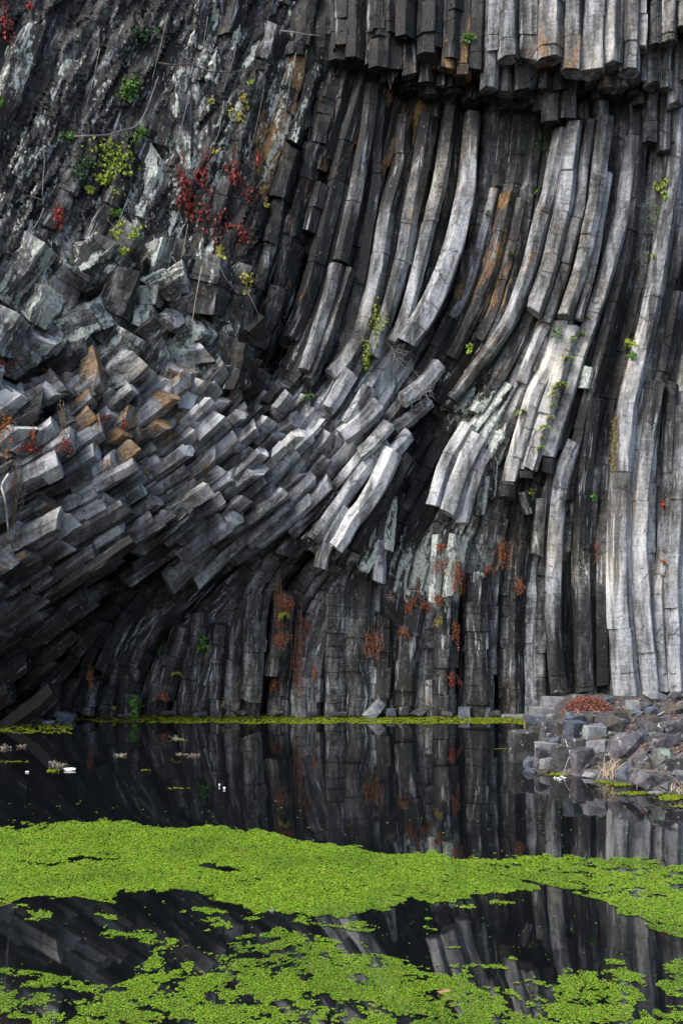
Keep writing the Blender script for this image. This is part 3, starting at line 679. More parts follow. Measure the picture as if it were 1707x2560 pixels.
sheet('ground', -900, -900, 900, 900, -0.6, plain('pond_bed', (.03, .028, .02), (.07, .065, .05), (.4, .4, .4)))

BPOLY = np.array([(3.15, 18.4), (3.55, 17.75), (4.0, 17.35), (4.65, 16.45), (5.3, 15.5), (7, 14), (16, 13), (16, 29), (4.95, 29), (4.95, 27.2), (4.9, 26.2), (4.75, 24.8), (4.15, 22)])
binside = inside(BPOLY)
def bank_z(X, Y):
    A = BPOLY; B = np.roll(A, -1, 0); p = np.array([X, Y]); d = B - A
    t = np.clip(((p - A) * d).sum(1) / (d * d).sum(1), 0, 1)
    dist = np.sqrt(((A + d * t[:, None] - p) ** 2).sum(1).min())
    if not binside(X, Y): dist = -dist
    z = min(.60, -.16 + dist * .85) if dist > -.5 else -.6
    z = max(-.6, z)
    k = max(0, min(1, (dist + .2) / 1.5))
    return z + k * (.05 * mnoise.fractal(Vector((X * 2.1, Y * 2.1, 3)), 1, 2, 4) + .02 * mnoise.noise(Vector((X * 9, Y * 9, 1))))
bx = np.arange(2.4, 12.01, .12); by = np.arange(14.0, 28.6, .12)
vs = [(x, y, bank_z(x, y)) for y in by for x in bx]; nb = len(bx)
def gravel_material():
    t = NT('bank_gravel'); geo = t.n('ShaderNodeNewGeometry'); P = geo.outputs['Position']
    vo = t.n('ShaderNodeTexVoronoi'); vo.inputs['Scale'].default_value = 9; t.l(P, vo.inputs['Vector'])
    a = t.noise(P, (3, 3, 3), 5, .65)
    sepc = t.n('ShaderNodeSeparateColor'); t.l(vo.outputs['Color'], sepc.inputs[0])
    col = t.mix(sepc.outputs[0], (.018, .018, .019), (.075, .073, .072))
    col = t.mix(t.math('MULTIPLY', t.step(a, .5, .66), .55), col, (.13, .085, .065))
    t.l(col, t.b.inputs['Base Color']); t.b.inputs['Roughness'].default_value = .9
    bp = t.n('ShaderNodeBump'); bp.inputs['Strength'].default_value = .8; bp.inputs['Distance'].default_value = .04
    t.l(t.math('ADD', vo.outputs['Distance'], a), bp.inputs['Height']); t.l(bp.outputs[0], t.b.inputs['Normal'])
    return t.m
bank = link_mesh('bank', vs, [(j * nb + i, j * nb + i + 1, (j + 1) * nb + i + 1, (j + 1) * nb + i) for j in range(len(by) - 1) for i in range(nb - 1)], gravel_material(), smooth=True)
bank['kind'] = 'structure'

def on_bank(px, py):
    for Y in np.arange(14.0, 28.5, .04):
        X = (px - W_ / 2) / F * Y; z = CZ - (py - HY) / F * Y
        if z <= max(bank_z(X, Y) if 2.4 < X < 12 else -.6, -.03): return np.array([X, Y, z])
    return np.array([(px - W_ / 2) / F * 27, 27, CZ - (py - HY) / F * 27])

# ------------------------------------------------------------------ rocks, each a thing of its own
def rock_mesh(w, h, d, r, style):
    bm = bmesh.new()
    if style == 'block':
        for sx in (-1, 1):
            for sy in (-1, 1):
                for sz in (-1, 1):
                    bm.verts.new((sx * w * .5 * r.uniform(.78, 1), sy * d * .5 * r.uniform(.75, 1), sz * h * .5 * r.uniform(.82, 1)))
        for _ in range(4): 
            v = r.normal(0, 1, 3); v /= np.abs(v).max(); bm.verts.new(v * np.array([w, d, h]) * .5 * .93)
    elif style == 'slab':
        k = r.integers(5, 8)
        for sz in (-1, 1):
            for i in range(k):
                a = i / k * 2 * math.pi + r.uniform(-.3, .3); q = r.uniform(.8, 1.05)
                bm.verts.new((math.cos(a) * w * .5 * q, math.sin(a) * d * .5 * q, sz * h * .5))
    else:
        for _ in range(26 if style == 'boulder' else 15):
            v = r.normal(0, 1, 3); v /= np.linalg.norm(v) ** .9; v = np.sign(v) * np.abs(v) ** .75
            bm.verts.new(v * np.array([w, d, h]) * .5)
    res = bmesh.ops.convex_hull(bm, input=bm.verts)
    bmesh.ops.delete(bm, geom=[g for g in set(res['geom_interior'] + res['geom_unused']) if isinstance(g, bmesh.types.BMVert)], context='VERTS')
    xs = [v.co.x for v in bm.verts]; zs = [v.co.z for v in bm.verts]
    kx = w / (max(xs) - min(xs)); kz = h / (max(zs) - min(zs)); cx = (max(xs) + min(xs)) / 2; cz = (max(zs) + min(zs)) / 2
    for v in bm.verts: v.co.x = (v.co.x - cx) * kx; v.co.z = (v.co.z - cz) * kz
    s = min(w, h, d)
    bmesh.ops.dissolve_limit(bm, angle_limit=R_(9), verts=bm.verts, edges=bm.edges)
    try: bmesh.ops.bevel(bm, geom=list(bm.edges), offset=s * (.07 if style == 'boulder' else .025), segments=2 if style == 'boulder' else 1, profile=.6, affect='EDGES', clamp_overlap=True)
    except Exception: pass
    bmesh.ops.triangulate(bm, faces=bm.faces)
    bmesh.ops.subdivide_edges(bm, edges=[e for e in bm.edges if e.calc_length() > s * .35], cuts=2, use_grid_fill=True)
    bmesh.ops.triangulate(bm, faces=bm.faces)
    sd_ = r.uniform(0, 50)
    bm.normal_update()
    for v in bm.verts:
        v.co += v.normal * s * .022 * mnoise.fractal(v.co / s * 2.2 + Vector((sd_, 0, 0)), 1, 2, 4)
    me = bpy.data.meshes.new('rock'); bm.to_mesh(me); bm.free(); return me
TS = 457 / 1568
r6 = np.random.default_rng(66)
def rock(cx, cy, w, h, style, mat, label, rz=None, tilt=0.0, depth=None, px=False, sink=.12, cat='rock', group=None, name='rock', Y=None):
    if not px: cx, cy, w, h = 1250 + cx * TS, 1720 + cy * TS, w * TS, h * TS
    foot = on_bank(cx, cy + h * (.5 - sink)) if Y is None else P3(cx, cy, Y)
    wm, hm = w * foot[1] / F, h * foot[1] / F
    dm = depth if depth else wm * r6.uniform(.65, .9)
    hm2 = hm
    if style == 'slab' and hm > .1: hm2 = max(.06, hm * .55)
    Yc = foot[1] + dm * .4
    me = rock_mesh(wm, hm2, dm, r6, style); me.name = name; me.materials.append(mat)
    o = bpy.data.objects.new(name, me); C.objects.link(o)
    o.location = ((cx - W_ / 2) / F * Yc, Yc, CZ - (cy - HY) / F * foot[1])
    o.rotation_euler = (r6.normal(0, .05), tilt, r6.normal(0, .2) if rz is None else rz)
    tag(o, label, cat, group); return o
ROCKS = [
    (190, 535, 212, 330, 'block', M_DARKS, 'tall flat-topped dark block standing upright at the water corner of the rubble', .1, 0),
    (255, 655, 110, 125, 'shard', M_BLUE, 'small blue-grey wedge leaning against the tall flat-topped block', .3, .3),
    (372, 615, 145, 170, 'block', M_PURP, 'grey squarish stone between the tall flat-topped block and the upright lichened pillar', .2, .15),
    (520, 628, 180, 250, 'block', M_DARKS, 'upright pillar-like stone freckled with pale lichen above the white flotsam', -.3, .06),
    (700, 640, 190, 225, 'block', M_PURP, 'broad squared stone right of the lichened pillar, with a thin white twig beside it', .25, -.08),
    (690, 505, 150, 125, 'block', M_DARKS, 'small square dark stone wedged under the big dark blue cube', .1, .03),
    (648, 380, 185, 180, 'block', M_BLUE, 'big dark blue cube-shaped block with a hollow on its face', .5, .05),
    (810, 395, 190, 125, 'block', M_PALE, 'pale lilac hexagonal block lying right beside the dark blue cube', .2, .05),
    (980, 325, 190, 145, 'shard', M_BROWN, 'brown tilted angular block in front of the leaf heap', .5, .45),
    (485, 460, 165, 110, 'shard', M_PURP, 'purplish wedge lying on top of the lichened pillar stone', .2, .3),
    (525, 365, 85, 110, 'block', M_BROWN, 'small tan stone pressed against the left side of the dark blue cube', 0, .1),
    (640, 262, 200, 115, 'slab', M_BLUE, 'blue-grey split slab lying behind the dark blue cube', .2, .25),
    (740, 270, 150, 100, 'shard', M_DARKS, 'dark pointed shard next to the split slab behind the blue cube', .4, .3),
    (1075, 525, 365, 255, 'boulder', M_PURP, 'largest purple-grey rounded boulder in the middle of the rubble slope', .3, -.25),
    (870, 630, 190, 150, 'shard', M_DARKS, 'dark sloping stone below the left end of the largest boulder', .2, .1),
    (1400, 490, 250, 165, 'boulder', M_PURP, 'purple-grey boulder right of the largest one, lying across a hollow', .2, -.3),
    (1395, 610, 190, 170, 'boulder', M_GREEN, 'dark boulder with a round mint-green lichen patch', .1, 0),
    (1062, 760, 168, 205, 'boulder', M_BLUE, 'smooth blue-grey boulder standing at the water beside a tuft of dry grass', .3, .15),
    (1315, 815, 395, 175, 'boulder', M_PURP, 'long low boulder stretched along the waterline at the right', .15, .03),
    (1258, 640, 125, 130, 'shard', M_DARKS, 'dark cracked stone squeezed between the largest boulder and the lichened one', .2, .1),
    (1515, 680, 190, 210, 'shard', M_DARKS, 'large dark slanting stone at the right edge above the long low boulder', .2, -.35),
    (785, 755, 175, 75, 'slab', M_PALE, 'pale flat stone lying at the waterline under the squared stone', .2, .12),
    (895, 780, 135, 75, 'slab', M_BLUE, 'flat bluish stone at the waterline left of the dry grass', .1, .1),
    (255, 722, 110, 60, 'shard', M_BLUE, 'small pale-blue stone half in the water below the grey wedge', .1, 0),
    (370, 725, 170, 65, 'slab', M_BROWN, 'low yellowish stone at the waterline left of the lichened pillar', .1, .05),
    (1395, 358, 140, 105, 'shard', M_DARKS, 'dark angular stone among leaf litter at the right', .6, .2),
    (1325, 280, 150, 80, 'slab', M_BROWN, 'brown slab among leaf litter behind the dark angular stone', .2, .2),
    (1265, 150, 110, 65, 'shard', M_DARKS, 'black shard with an orange edge lying behind the leaf heap', .2, .2),
    (1305, 205, 125, 80, 'shard', M_BLUE, 'jagged blue-grey shard just below the black orange-edged one', .5, .1),
    (1385, 180, 90, 60, 'block', M_DARKS, 'small dark block right of the jagged blue-grey shard', .1, .1),
    (1340, 85, 235, 110, 'shard', M_PALE, 'large pale slab leaning at the foot of the pale columns', .2, .1),
    (1515, 80, 140, 100, 'boulder', M_DARKS, 'dark boulder at the cliff foot right of the large pale slab', .2, .1),
    (945, 110, 130, 65, 'boulder', M_BLUE, 'rounded grey stone at the cliff foot behind the leaf heap', .2, 0),
    (690, 80, 155, 60, 'slab', M_BLUE, 'flat-topped grey slab against the cliff, left of the leaf heap', .05, 0),
    (505, 52, 105, 75, 'shard', M_DARKS, 'black broken stone with a white chipped rim at the cliff foot', .2, .1),
    (415, 38, 72, 95, 'block', M_BLUE, 'small upright blue-grey stone at the cliff foot', .1, 0),
    (455, 128, 205, 100, 'block', M_PALE, 'broad pale slab forming the top step left of the leaf heap', .05, 0),
    (385, 215, 250, 80, 'block', M_PALE, 'pale layered slab forming the middle step towards the algae', .05, 0),
    (300, 285, 180, 80, 'block', M_BLUE, 'grey layered slab forming the lowest step beside the algae', .05, 0),
    (400, 380, 100, 80, 'shard', M_BLUE, 'small blue stone below the layered steps', .2, .1),
    (400, 315, 110, 50, 'slab', M_PALE, 'small pale flat stone right of the lowest step', .1, .1),
    (505, 310, 120, 45, 'slab', M_PALE, 'pale flat stone resting left of the dark blue cube top', .1, .05),
    (465, 268, 62, 52, 'block', M_DARKS, 'tiny dark block behind the pale flat stones', .2, 0),
    (300, 370, 90, 70, 'block', M_BROWN, 'dull brown stone above the tall flat-topped block', .1, 0),
    (1480, 195, 270, 80, 'slab', M_BROWN, 'long grey-brown slab sloping down at the right edge', .3, -.2),
    (1350, 918, 150, 36, 'slab', M_PALE, 'white flat slab half afloat below the long low boulder', .1, 0),
    (1235, 392, 105, 70, 'shard', M_BLUE, 'small blue-grey shard above the right end of the largest boulder', .2, .2),
    (1335, 418, 155, 80, 'shard', M_GREEN, 'greenish stone above the purple boulders', .2, .1),
    (1150, 220, 130, 60, 'shard', M_BLUE, 'flat blue stone half buried in litter right of the leaf heap', .2, .1),
    (1540, 440, 90, 120, 'boulder', M_DARKS, 'dark boulder cut by the right edge above the lichened ones', .2, 0),
    (860, 330, 120, 60, 'slab', M_DARKS, 'thin dark slab behind the pale lilac block', .2, .1),
    (800, 480, 80, 40, 'slab', M_BLUE, 'thin blue flake under the pale lilac block', .2, .1),
    (870, 490, 70, 60, 'shard', M_BROWN, 'small brown stone left of the top of the largest boulder', .2, .1),
    (430, 420, 90, 60, 'shard', M_DARKS, 'small dark stone under the tan stone', .2, .1),
    (1240, 290, 80, 70, 'shard', M_PURP, 'small purple stone among litter left of the brown slab', .2, .1),
    (1070, 225, 80, 60, 'block', M_BLUE, 'small blue block beside the right end of the leaf heap', .2, .1),
    (40, 172, 95, 110, 'block', M_PALE, 'smooth pale block standing at the cliff foot just above the algae', .05, 0),
]
for a in ROCKS: rock(*a)
rock(110, 255, 215, 34, 'block', M_PALE, 'low pale ledge stone along the cliff foot above the algae', .02, 0)
for k_ in range(64):
    px_, py_ = r6.uniform(1310, 1712), r6.uniform(1752, 1960)
    if py_ > 1905 + (px_ - 1290) * .2 or py_ < 1752 + (1712 - px_) * .02: continue
    if 1378 < px_ < 1545 and py_ < 1815: continue
    w_ = r6.uniform(18, 44) * (.85 if py_ < 1810 else 1.3)
    rock(px_, py_, w_, w_ * r6.uniform(.55, .9), ('shard', 'block', 'shard', 'slab')[k_ % 4], (M_BLUE, M_PURP, M_DARKS, M_BROWN, M_BLUE, M_PALE)[k_ % 6],
         'loose stone among the rubble of the bank, small and broken', None, r6.normal(0, .25), px=True, group='loose stones scattered over the rubble bank', name='rubble_stone', cat='stone')
for cx, cy, w, h, st, m, lb, rz, tl, Y in [
    (936, 1776, 66, 44, 'slab', M_PALE, 'pale pointed slab leaning out of the water at the foot of the cliff', .3, -.75, 26.4),
    (925, 1715, 24, 62, 'shard', M_BLUE, 'grey loose flake lodged upright against the cliff above the pale pointed slab', .2, .1, 26.8),
    (160, 1790, 62, 30, 'slab', M_BLUE, 'grey wet slab at the left waterline, highest of its cluster', .2, .25, 25.7),
    (158, 1803, 40, 16, 'shard', M_BLUE, 'small pale wet stone in front of the highest wet slab', .1, .1, 25.3),
    (122, 1810, 34, 16, 'shard', M_PALE, 'flat wet stone left of the pale wet stone at the waterline', .1, 0, 25.3),
    (90, 1806, 36, 24, 'shard', M_DARKS, 'dark wet stone at the waterline under the left overhang', .2, 0, 25.4),
    (62, 1812, 30, 26, 'boulder', M_DARKS, 'roundish black stone at the waterline near the left edge', .2, 0, 25.3),
    (22, 1818, 40, 26, 'shard', M_DARKS, 'black stone at the waterline cut by the left edge', .2, 0, 25.1),
    (310, 1790, 34, 12, 'slab', M_BLUE, 'low wet ledge stone under the reddish pillar by the green plant', .1, 0, 26.4),
]: rock(cx, cy, w, h, st, m, lb, rz, tl, px=True, Y=Y)
for x_, w_, h_ in [(420, 40, 12), (505, 30, 9), (600, 44, 12), (690, 36, 10), (775, 26, 12), (850, 44, 10), (985, 40, 16), (1010, 34, 24), (1050, 46, 14), (1120, 40, 12), (1165, 30, 18), (1205, 50, 22), (1235, 34, 12)]:
    rock(x_ + r6.normal(0, 6), 1791 - h_ / 2, w_ * r6.uniform(.6, 1.2), h_ * r6.uniform(.8, 1.5), 'block' if x_ % 3 else 'shard', M_BLUE if x_ % 4 == 1 else M_DARKS, 'low broken column stub at the foot of the wall, just above the algae strip', None, r6.normal(0, .06), px=True, Y=26.55, group='broken stubs along the waterline', name='column_stub', cat='stone')

# ------------------------------------------------------------------ leaves, stems
class MB:
    def __init__(s): s.v, s.f = [], []
    def leaf(s, p, n, up, ln, wd, lobes=True):
        n = np.array(n, float); n /= np.linalg.norm(n) + 1e-9
        t = np.array(up, float); t -= n * (t @ n); t /= np.linalg.norm(t) + 1e-9; b = np.cross(n, t); k = len(s.v)
        fo = n * wd * .22
        if lobes: P = [(0, 0, 0), (-.5, .22, 1), (-.34, .62, 1), (0, 1, 0), (.34, .62, 1), (.5, .22, 1)]
        else: P = [(0, 0, 0), (-.5, .35, 1), (-.3, .75, 1), (0, 1, 0), (.3, .75, 1), (.5, .35, 1)]
        for x, y, z in P: s.v.append(np.array(p) + b * x * wd + t * y * ln + fo * z)
        s.f += [(k, k + 3, k + 2, k + 1), (k, k + 5, k + 4, k + 3)]
    def tube(s, pts, r0, r1=None, m=5):
        pts = np.asarray(pts, float); n = len(pts); r1 = r0 if r1 is None else r1; k0 = len(s.v)
        T = np.gradient(pts, axis=0); T /= np.linalg.norm(T, axis=1)[:, None] + 1e-9
        a = np.cross(T, [.31, .87, .12]); a /= np.linalg.norm(a, axis=1)[:, None] + 1e-9; b = np.cross(T, a)
        for i in range(n):
            r = r0 + (r1 - r0) * i / (n - 1)
            for j in range(m):
                w = j * 2 * math.pi / m; s.v.append(pts[i] + r * (math.cos(w) * a[i] + math.sin(w) * b[i]))
        for i in range(n - 1):
            for j in range(m):
                q = k0 + i * m; s.f.append((q + j, q + (j + 1) % m, q + m + (j + 1) % m, q + m + j))
        s.f.append(tuple(k0 + (n - 1) * m + j for j in range(m)))
    def build(s, name, mat, parent=None, origin=None):
        return link_mesh(name, s.v, s.f, mat, parent, origin=origin)
r7 = np.random.default_rng(77)
def surf(px, py):
    h = ray(px, py)
    if h[0] is None: return P3(px, py, 27.0), np.array([0, -1, 0.])
    p = np.array(h[0]); e = np.array([0, 0, CZ]) - p; e /= np.linalg.norm(e)
    return p, e
def plant(name, label, cat, foliage, fmat, stem=None, smat=None, loc=None, group=None, stem_name='stem', leaf_name='foliage'):
    if stem and stem.v and foliage and foliage.v:
        e = tag(empty(name, tuple(loc)), label, cat, group)
        for nm, mb, mt in ((leaf_name, foliage, fmat), (stem_name, stem, smat)):
            o = mb.build(nm, mt, e, origin=loc); o.location = (0, 0, 0)
        return e
    mb, mt = (foliage, fmat) if foliage and foliage.v else (stem, smat)
    return tag(mb.build(name, mt, origin=loc), label, cat, group)

def creeper(cx, cy, rx, ry, n, sz, mat, name, label, cat='creeper', smat=None, drop=.0, spread=.5):
    lf, st = MB(), MB(); loc, _ = surf(cx, cy)
    sub = [(r7.normal(0, spread), r7.normal(0, spread)) for _ in range(n // 9 if n >= 36 else 1)]
    for a, b in sub:
        x, y = cx + a * rx, cy + b * ry
        pts = []
        for k in range(5):
            p, e = surf(x + r7.normal(0, 2), y); pts.append(p + e * .05); y -= ry * .22; x += r7.normal(0, rx * .12)
        pts = np.array(pts); med = np.median(pts[:, 1]); pts[:, 1] = np.clip(pts[:, 1], med - .25, med + .25)
        st.tube(pts, .007, .005, 4)
    for _ in range(n):
        a, b = sub[r7.integers(len(sub))]
        x = cx + (a + r7.normal(0, .28)) * rx; y = cy + (b + r7.normal(0, .28)) * ry
        p, e = surf(x, y); p = p + e * r7.uniform(.04, .16)
        nn = e + r7.normal(0, .45, 3) + np.array([0, 0, .35])
        s_ = sz * r7.uniform(.6, 1.25)
        lf.leaf(p, nn, np.array([r7.normal(0, .5), -.15, -1 + r7.normal(0, .3)]), s_ * (1 + drop), s_ * (.95 - drop * .5))
    return plant(name, label, cat, lf, mat, st, smat or M_STEM, loc)

def fern(px, py, size, n, mat, label, name='fern', droop=.9, cat='fern'):
    lf, st = MB(), MB(); p, e = surf(px, py); p = p + e * .03
    side = np.cross(e, [0, 0, 1.]); side /= np.linalg.norm(side)
    for i in range(n):
        a = (i + r7.uniform(-.4, .4)) / max(1, n - 1) * 2 - 1
        d = side * a * 1.0 + np.array([0, 0, .55 - .5 * abs(a)]) + e * r7.uniform(.45, .9); d /= np.linalg.norm(d)
        L = size * r7.uniform(.65, 1.1); q = p.copy(); pts = [q.copy()]; m = 9
        for k in range(m):
            q = q + d * L / m; d = d + np.array([0, 0, -droop * 1.6 / m]); d /= np.linalg.norm(d); pts.append(q.copy())
        st.tube(pts, .006, .003, 4)
        for k in range(1, m + 1):
            t = pts[k] - pts[k - 1]; t /= np.linalg.norm(t); b = np.cross(t, [0, 0, 1]) + e * .2; b /= np.linalg.norm(b) + 1e-9
            pl = size * .34 * math.sin(min(1, k / m * 1.15 + .12) * math.pi * .9 + .15)
            for sg in (-1, 1):
                lf.leaf(pts[k], np.cross(t, b * sg) * sg + r7.normal(0, .15, 3), b * sg + t * .5, max(.02, pl), max(.02, size * .1), False)
    return plant(name, label, cat, lf, mat, st, M_STEM, p)

def hanging(px, py, wpx, hpx, n, mat, label, name='dead_fern', lw=.03, cat='dead fern', every=3):
    if name == 'dead_fern': n = max(5, int(n * .7)); every = 2; wpx *= .85
    lf, st = MB(), MB(); loc, _ = surf(px, py)
    for i in range(n):
        x = px + r7.normal(0, .32) * wpx; y0 = py + r7.uniform(-.05, .35) * hpx; y1 = y0 + r7.uniform(.35, .75) * hpx
        p0, e = surf(x, y0); p1, _e = surf(x + r7.normal(0, 3), y1)
        yy = min(p0[1], p1[1]) - r7.uniform(.04, .12); m = 8; pts = []
        for k in range(m + 1):
            t = k / m; q = p0 * (1 - t) + p1 * t; q[1] = yy - .05 * math.sin(t * 3); q[0] += .02 * math.sin(t * 7 + i) + r7.normal(0, .008); pts.append(q)
        pts = np.array(pts); st.tube(pts, .005, .003, 4)
        for k in range(1, m + 1):
            for _ in range(every):
                lf.leaf(pts[k] + r7.normal(0, .012, 3), e + r7.normal(0, .6, 3), np.array([r7.normal(0, .9), r7.normal(0, .3), -1]), lw * r7.uniform(1.4, 2.8), lw, False)
    return plant(name, label, cat, lf, mat, st, M_STEM, loc)

def twigs(px, py, rpx, n, mat, label, name, cat, rad=.008, down=0.0, leafmat=None, nleaf=0, lsz=.07, out=.25):
    st, lf = MB(), MB(); loc, e = surf(px, py); S = rpx * loc[1] / F; tips = []
    for i in range(n):
        q = loc + e * .06 + r7.normal(0, .12, 3) * np.array([S, .1, S]); d = r7.normal(0, 1, 3) + np.array([0, 0, -down]) + e * .3; d /= np.linalg.norm(d); pts = [q.copy()]
        L = S * r7.uniform(.6, 1.5)
        for k in range(7):
            d = d + r7.normal(0, .28, 3) + np.array([0, 0, -down * .25]); d /= np.linalg.norm(d); q = q + d * L / 7; q[1] = min(q[1], loc[1] - .04); q[1] = max(q[1], loc[1] - out - .2); pts.append(q.copy())
        st.tube(pts, rad, rad * .4, 4); tips += pts[2:]
        if n > 6 and r7.random() < .7:
            b = np.array(pts[3]); d2_ = r7.normal(0, 1, 3); pp = [b.copy()]
            for k in range(4): b = b + d2_ / np.linalg.norm(d2_) * L / 11; d2_ += r7.normal(0, .3, 3); pp.append(b.copy())
            st.tube(pp, rad * .6, rad * .3, 4); tips += pp
    for _ in range(nleaf):
        q = tips[r7.integers(len(tips))] + r7.normal(0, .05, 3)
        lf.leaf(q, e + r7.normal(0, .5, 3), r7.normal(0, 1, 3) + np.array([0, 0, -.3]), lsz * r7.uniform(.7, 1.3), lsz * .7)
    return plant(name, label, cat, lf, leafmat, st, mat, loc, leaf_name='leaves', stem_name='branches')

def strand(pxs, mat, label, name, cat, rad, group=None, off=.06, r1=None):
    q = smooth(resample(pxs, 7), 3); pts = []
    for x, y in q:
        p, e = surf(x + r7.normal(0, .6), y + r7.normal(0, .6)); pts.append(p + e * off)
    pts = np.array(pts); Y = pts[:, 1].copy()
    for i in range(len(Y)):
        Y[i] = pts[max(0, i - 5):i + 6, 1].min()
    Y = smooth(np.c_[Y, Y], 8)[:, 0]
    pts = np.array([P3(x, y, yy - off) for (x, y), yy in zip(q, Y)])
    mb = MB(); mb.tube(pts, rad, r1 or rad * .6, 5)
    return tag(mb.build(name, mat, origin=pts[0]), label, cat, group)

# --- creepers and ivy on the upper left rock
creeper(360, 80, 26, 18, 60, .09, L_DARK, 'creeper', 'dark green leafy tuft high on the dark rock near the top')
creeper(322, 208, 24, 34, 120, .085, L_GREEN, 'creeper', 'dense green creeper above the bare curved branch')
creeper(345, 330, 26, 20, 60, .08, L_GREEN, 'creeper', 'small ivy patch on the bare curved branch')
creeper(290, 392, 44, 44, 190, .085, L_YEL, 'creeper', 'yellow-green ivy spilling down the dark rock under the bare branch')
creeper(262, 440, 24, 20, 70, .09, L_YEL, 'creeper', 'bright ivy fringe at the lower end of the yellow-green spill')
creeper(218, 469, 20, 8, 36, .085, L_YEL, 'creeper', 'short bright ivy sprig hanging left below the spill')
creeper(165, 340, 22, 10, 36, .075, L_GREEN, 'creeper', 'thin green sprig at the left end of the bare branch')
creeper(205, 420, 34, 40, 110, .07, L_DARK, 'creeper', 'very dark fern-like growth left of the yellow-green spill')
creeper(285, 530, 22, 12, 34, .08, L_GREEN, 'creeper', 'green ivy sprig left of the lowest ivy cluster')
creeper(318, 572, 36, 18, 60, .085, L_YEL, 'creeper', 'yellow-green ivy cluster over the first grey blocks')
creeper(316, 625, 20, 14, 34, .08, L_YEL, 'creeper', 'lowest bright ivy sprig just above the grey blocks')
creeper(182, 640, 8, 30, 40, .06, L_DARK, 'creeper', 'narrow strip of dark moss hanging between two grey blocks', cat='moss')
creeper(523, 245, 12, 12, 20, .08, L_MUST, 'creeper', 'lone mustard leaf sprig on the streaked rock')
creeper(612, 270, 24, 24, 50, .085, L_MUST, 'creeper', 'mustard-yellow creeper tuft on the streaked rock')
creeper(625, 207, 12, 12, 20, .075, L_YEL, 'creeper', 'tiny yellow-green sprig above the mustard tuft')
creeper(522, 388, 22, 12, 24, .07, L_MUST, 'creeper', 'faint mustard sprig above the red creeper')
creeper(462, 470, 22, 66, 120, .08, L_RED, 'creeper', 'dense deep-red creeper hanging in a long tongue', drop=.5)
creeper(512, 455, 28, 56, 66, .08, L_RED, 'creeper', 'deep-red creeper curtain right beside the longest tongue', drop=.5)
creeper(595, 450, 32, 56, 60, .085, L_RED, 'creeper', 'red creeper patch next to a pale lichened streak', drop=.3)
creeper(535, 535, 44, 40, 54, .08, L_RED, 'creeper', 'loose bright-red leaves scattered below the red curtain', drop=.2)
creeper(575, 575, 30, 44, 36, .08, L_RED, 'creeper', 'trailing red leaves at the bottom of the red growth', drop=.2)
creeper(640, 380, 8, 22, 22, .075, L_RED, 'creeper', 'thin red strand above the red patch by the pale streak', drop=.3)
creeper(668, 515, 12, 8, 18, .08, L_MUST, 'creeper', 'small mustard sprig at the right edge of the red growth')
creeper(560, 632, 22, 20, 44, .085, L_MUST, 'creeper', 'yellowing leaves with red ones at the foot of the red growth')
creeper(620, 690, 18, 26, 50, .085, L_MUST, 'creeper', 'yellow-green leaves hanging beside the black wet streak')
creeper(155, 545, 15, 32, 60, .075, L_RED, 'creeper', 'small red creeper hanging at the left above the grey blocks', drop=.3)
creeper(14, 50, 14, 46, 70, .08, L_RED, 'creeper', 'red creeper trailing in the top left corner', drop=.2)
creeper(68, 6, 12, 12, 26, .08, L_RED, 'creeper', 'little red tuft at the very top of the frame')
creeper(3, 262, 8, 20, 26, .08, L_GREEN, 'creeper', 'green tuft cut by the left edge high on the rock')
# --- left ledge
creeper(14, 912, 26, 16, 60, .06, L_RED, 'creeper', 'red leaves on the ledge at the left edge, highest of the ledge reds')
creeper(12, 1075, 20, 44, 80, .065, L_ORANGE, 'creeper', 'orange leaves climbing a pale block at the left edge')
creeper(75, 1120, 26, 14, 60, .06, L_RED, 'creeper', 'red leaves at the foot of a dry stalk on the left ledge')
creeper(78, 1080, 8, 26, 34, .055, L_RUST, 'creeper', 'rusty stalk of leaves rising above the red leaves on the ledge')
creeper(165, 1105, 12, 28, 50, .055, L_RED, 'creeper', 'red leaves strung along a pale dry stalk between blocks')
creeper(312, 1050, 8, 22, 34, .055, L_RED, 'creeper', 'small red tuft in a notch of the orange-stained blocks')
creeper(262, 1035, 10, 8, 18, .05, L_RED, 'creeper', 'tiny red tuft left of the orange-stained blocks')
creeper(95, 922, 12, 8, 22, .05, L_RED, 'creeper', 'tiny red tuft on the top edge of a tan block')
hanging(45, 1150, 40, 190, 60, M_STRAW, 'bundle of pale dry grass hanging over the left ledge', 'dry_grass', .010, 'dry grass', 1)
hanging(170, 1010, 14, 120, 18, M_STRAW, 'pale dry stalk hanging down between the left blocks', 'dry_grass', .014, 'dry grass', 1)
twigs(105, 765, 46, 16, M_TWIG, 'spray of bare grey stems drooping from a crack in the left blocks', 'dry_bush', 'dry bush', .008, 1.2)
twigs(195, 770, 36, 14, M_TWIG, 'second spray of bare grey stems, beside the bigger one', 'dry_bush', 'dry bush', .007, .9)
strand([(22, 1185), (2, 1215), (10, 1235), (16, 1265), (19, 1310), (22, 1345)], M_BRANCH, 'bleached bare root hanging down the left edge', 'bare_root', 'root', .028)
strand([(30, 1150), (10, 1163), (-8, 1172)], M_BRANCH, 'short bleached stick poking in at the left edge', 'bare_branch', 'branch', .024)
strand([(186, 340), (230, 338), (270, 337), (300, 325), (338, 318), (352, 300), (368, 270), (378, 240), (396, 190)], M_TWIG, 'bare curved grey branch crossing the dark rock', 'bare_branch', 'branch', .022)
strand([(700, 75), (730, 78), (760, 84), (800, 88)], M_TWIG, 'grey root lying across the streaked rock near the top', 'bare_root', 'root', .02)
strand([(395, 155), (430, 162), (480, 158), (520, 178), (575, 180), (640, 172), (675, 160)], M_STEM, 'long dark root running level across the streaked rock', 'bare_root', 'root', .02)
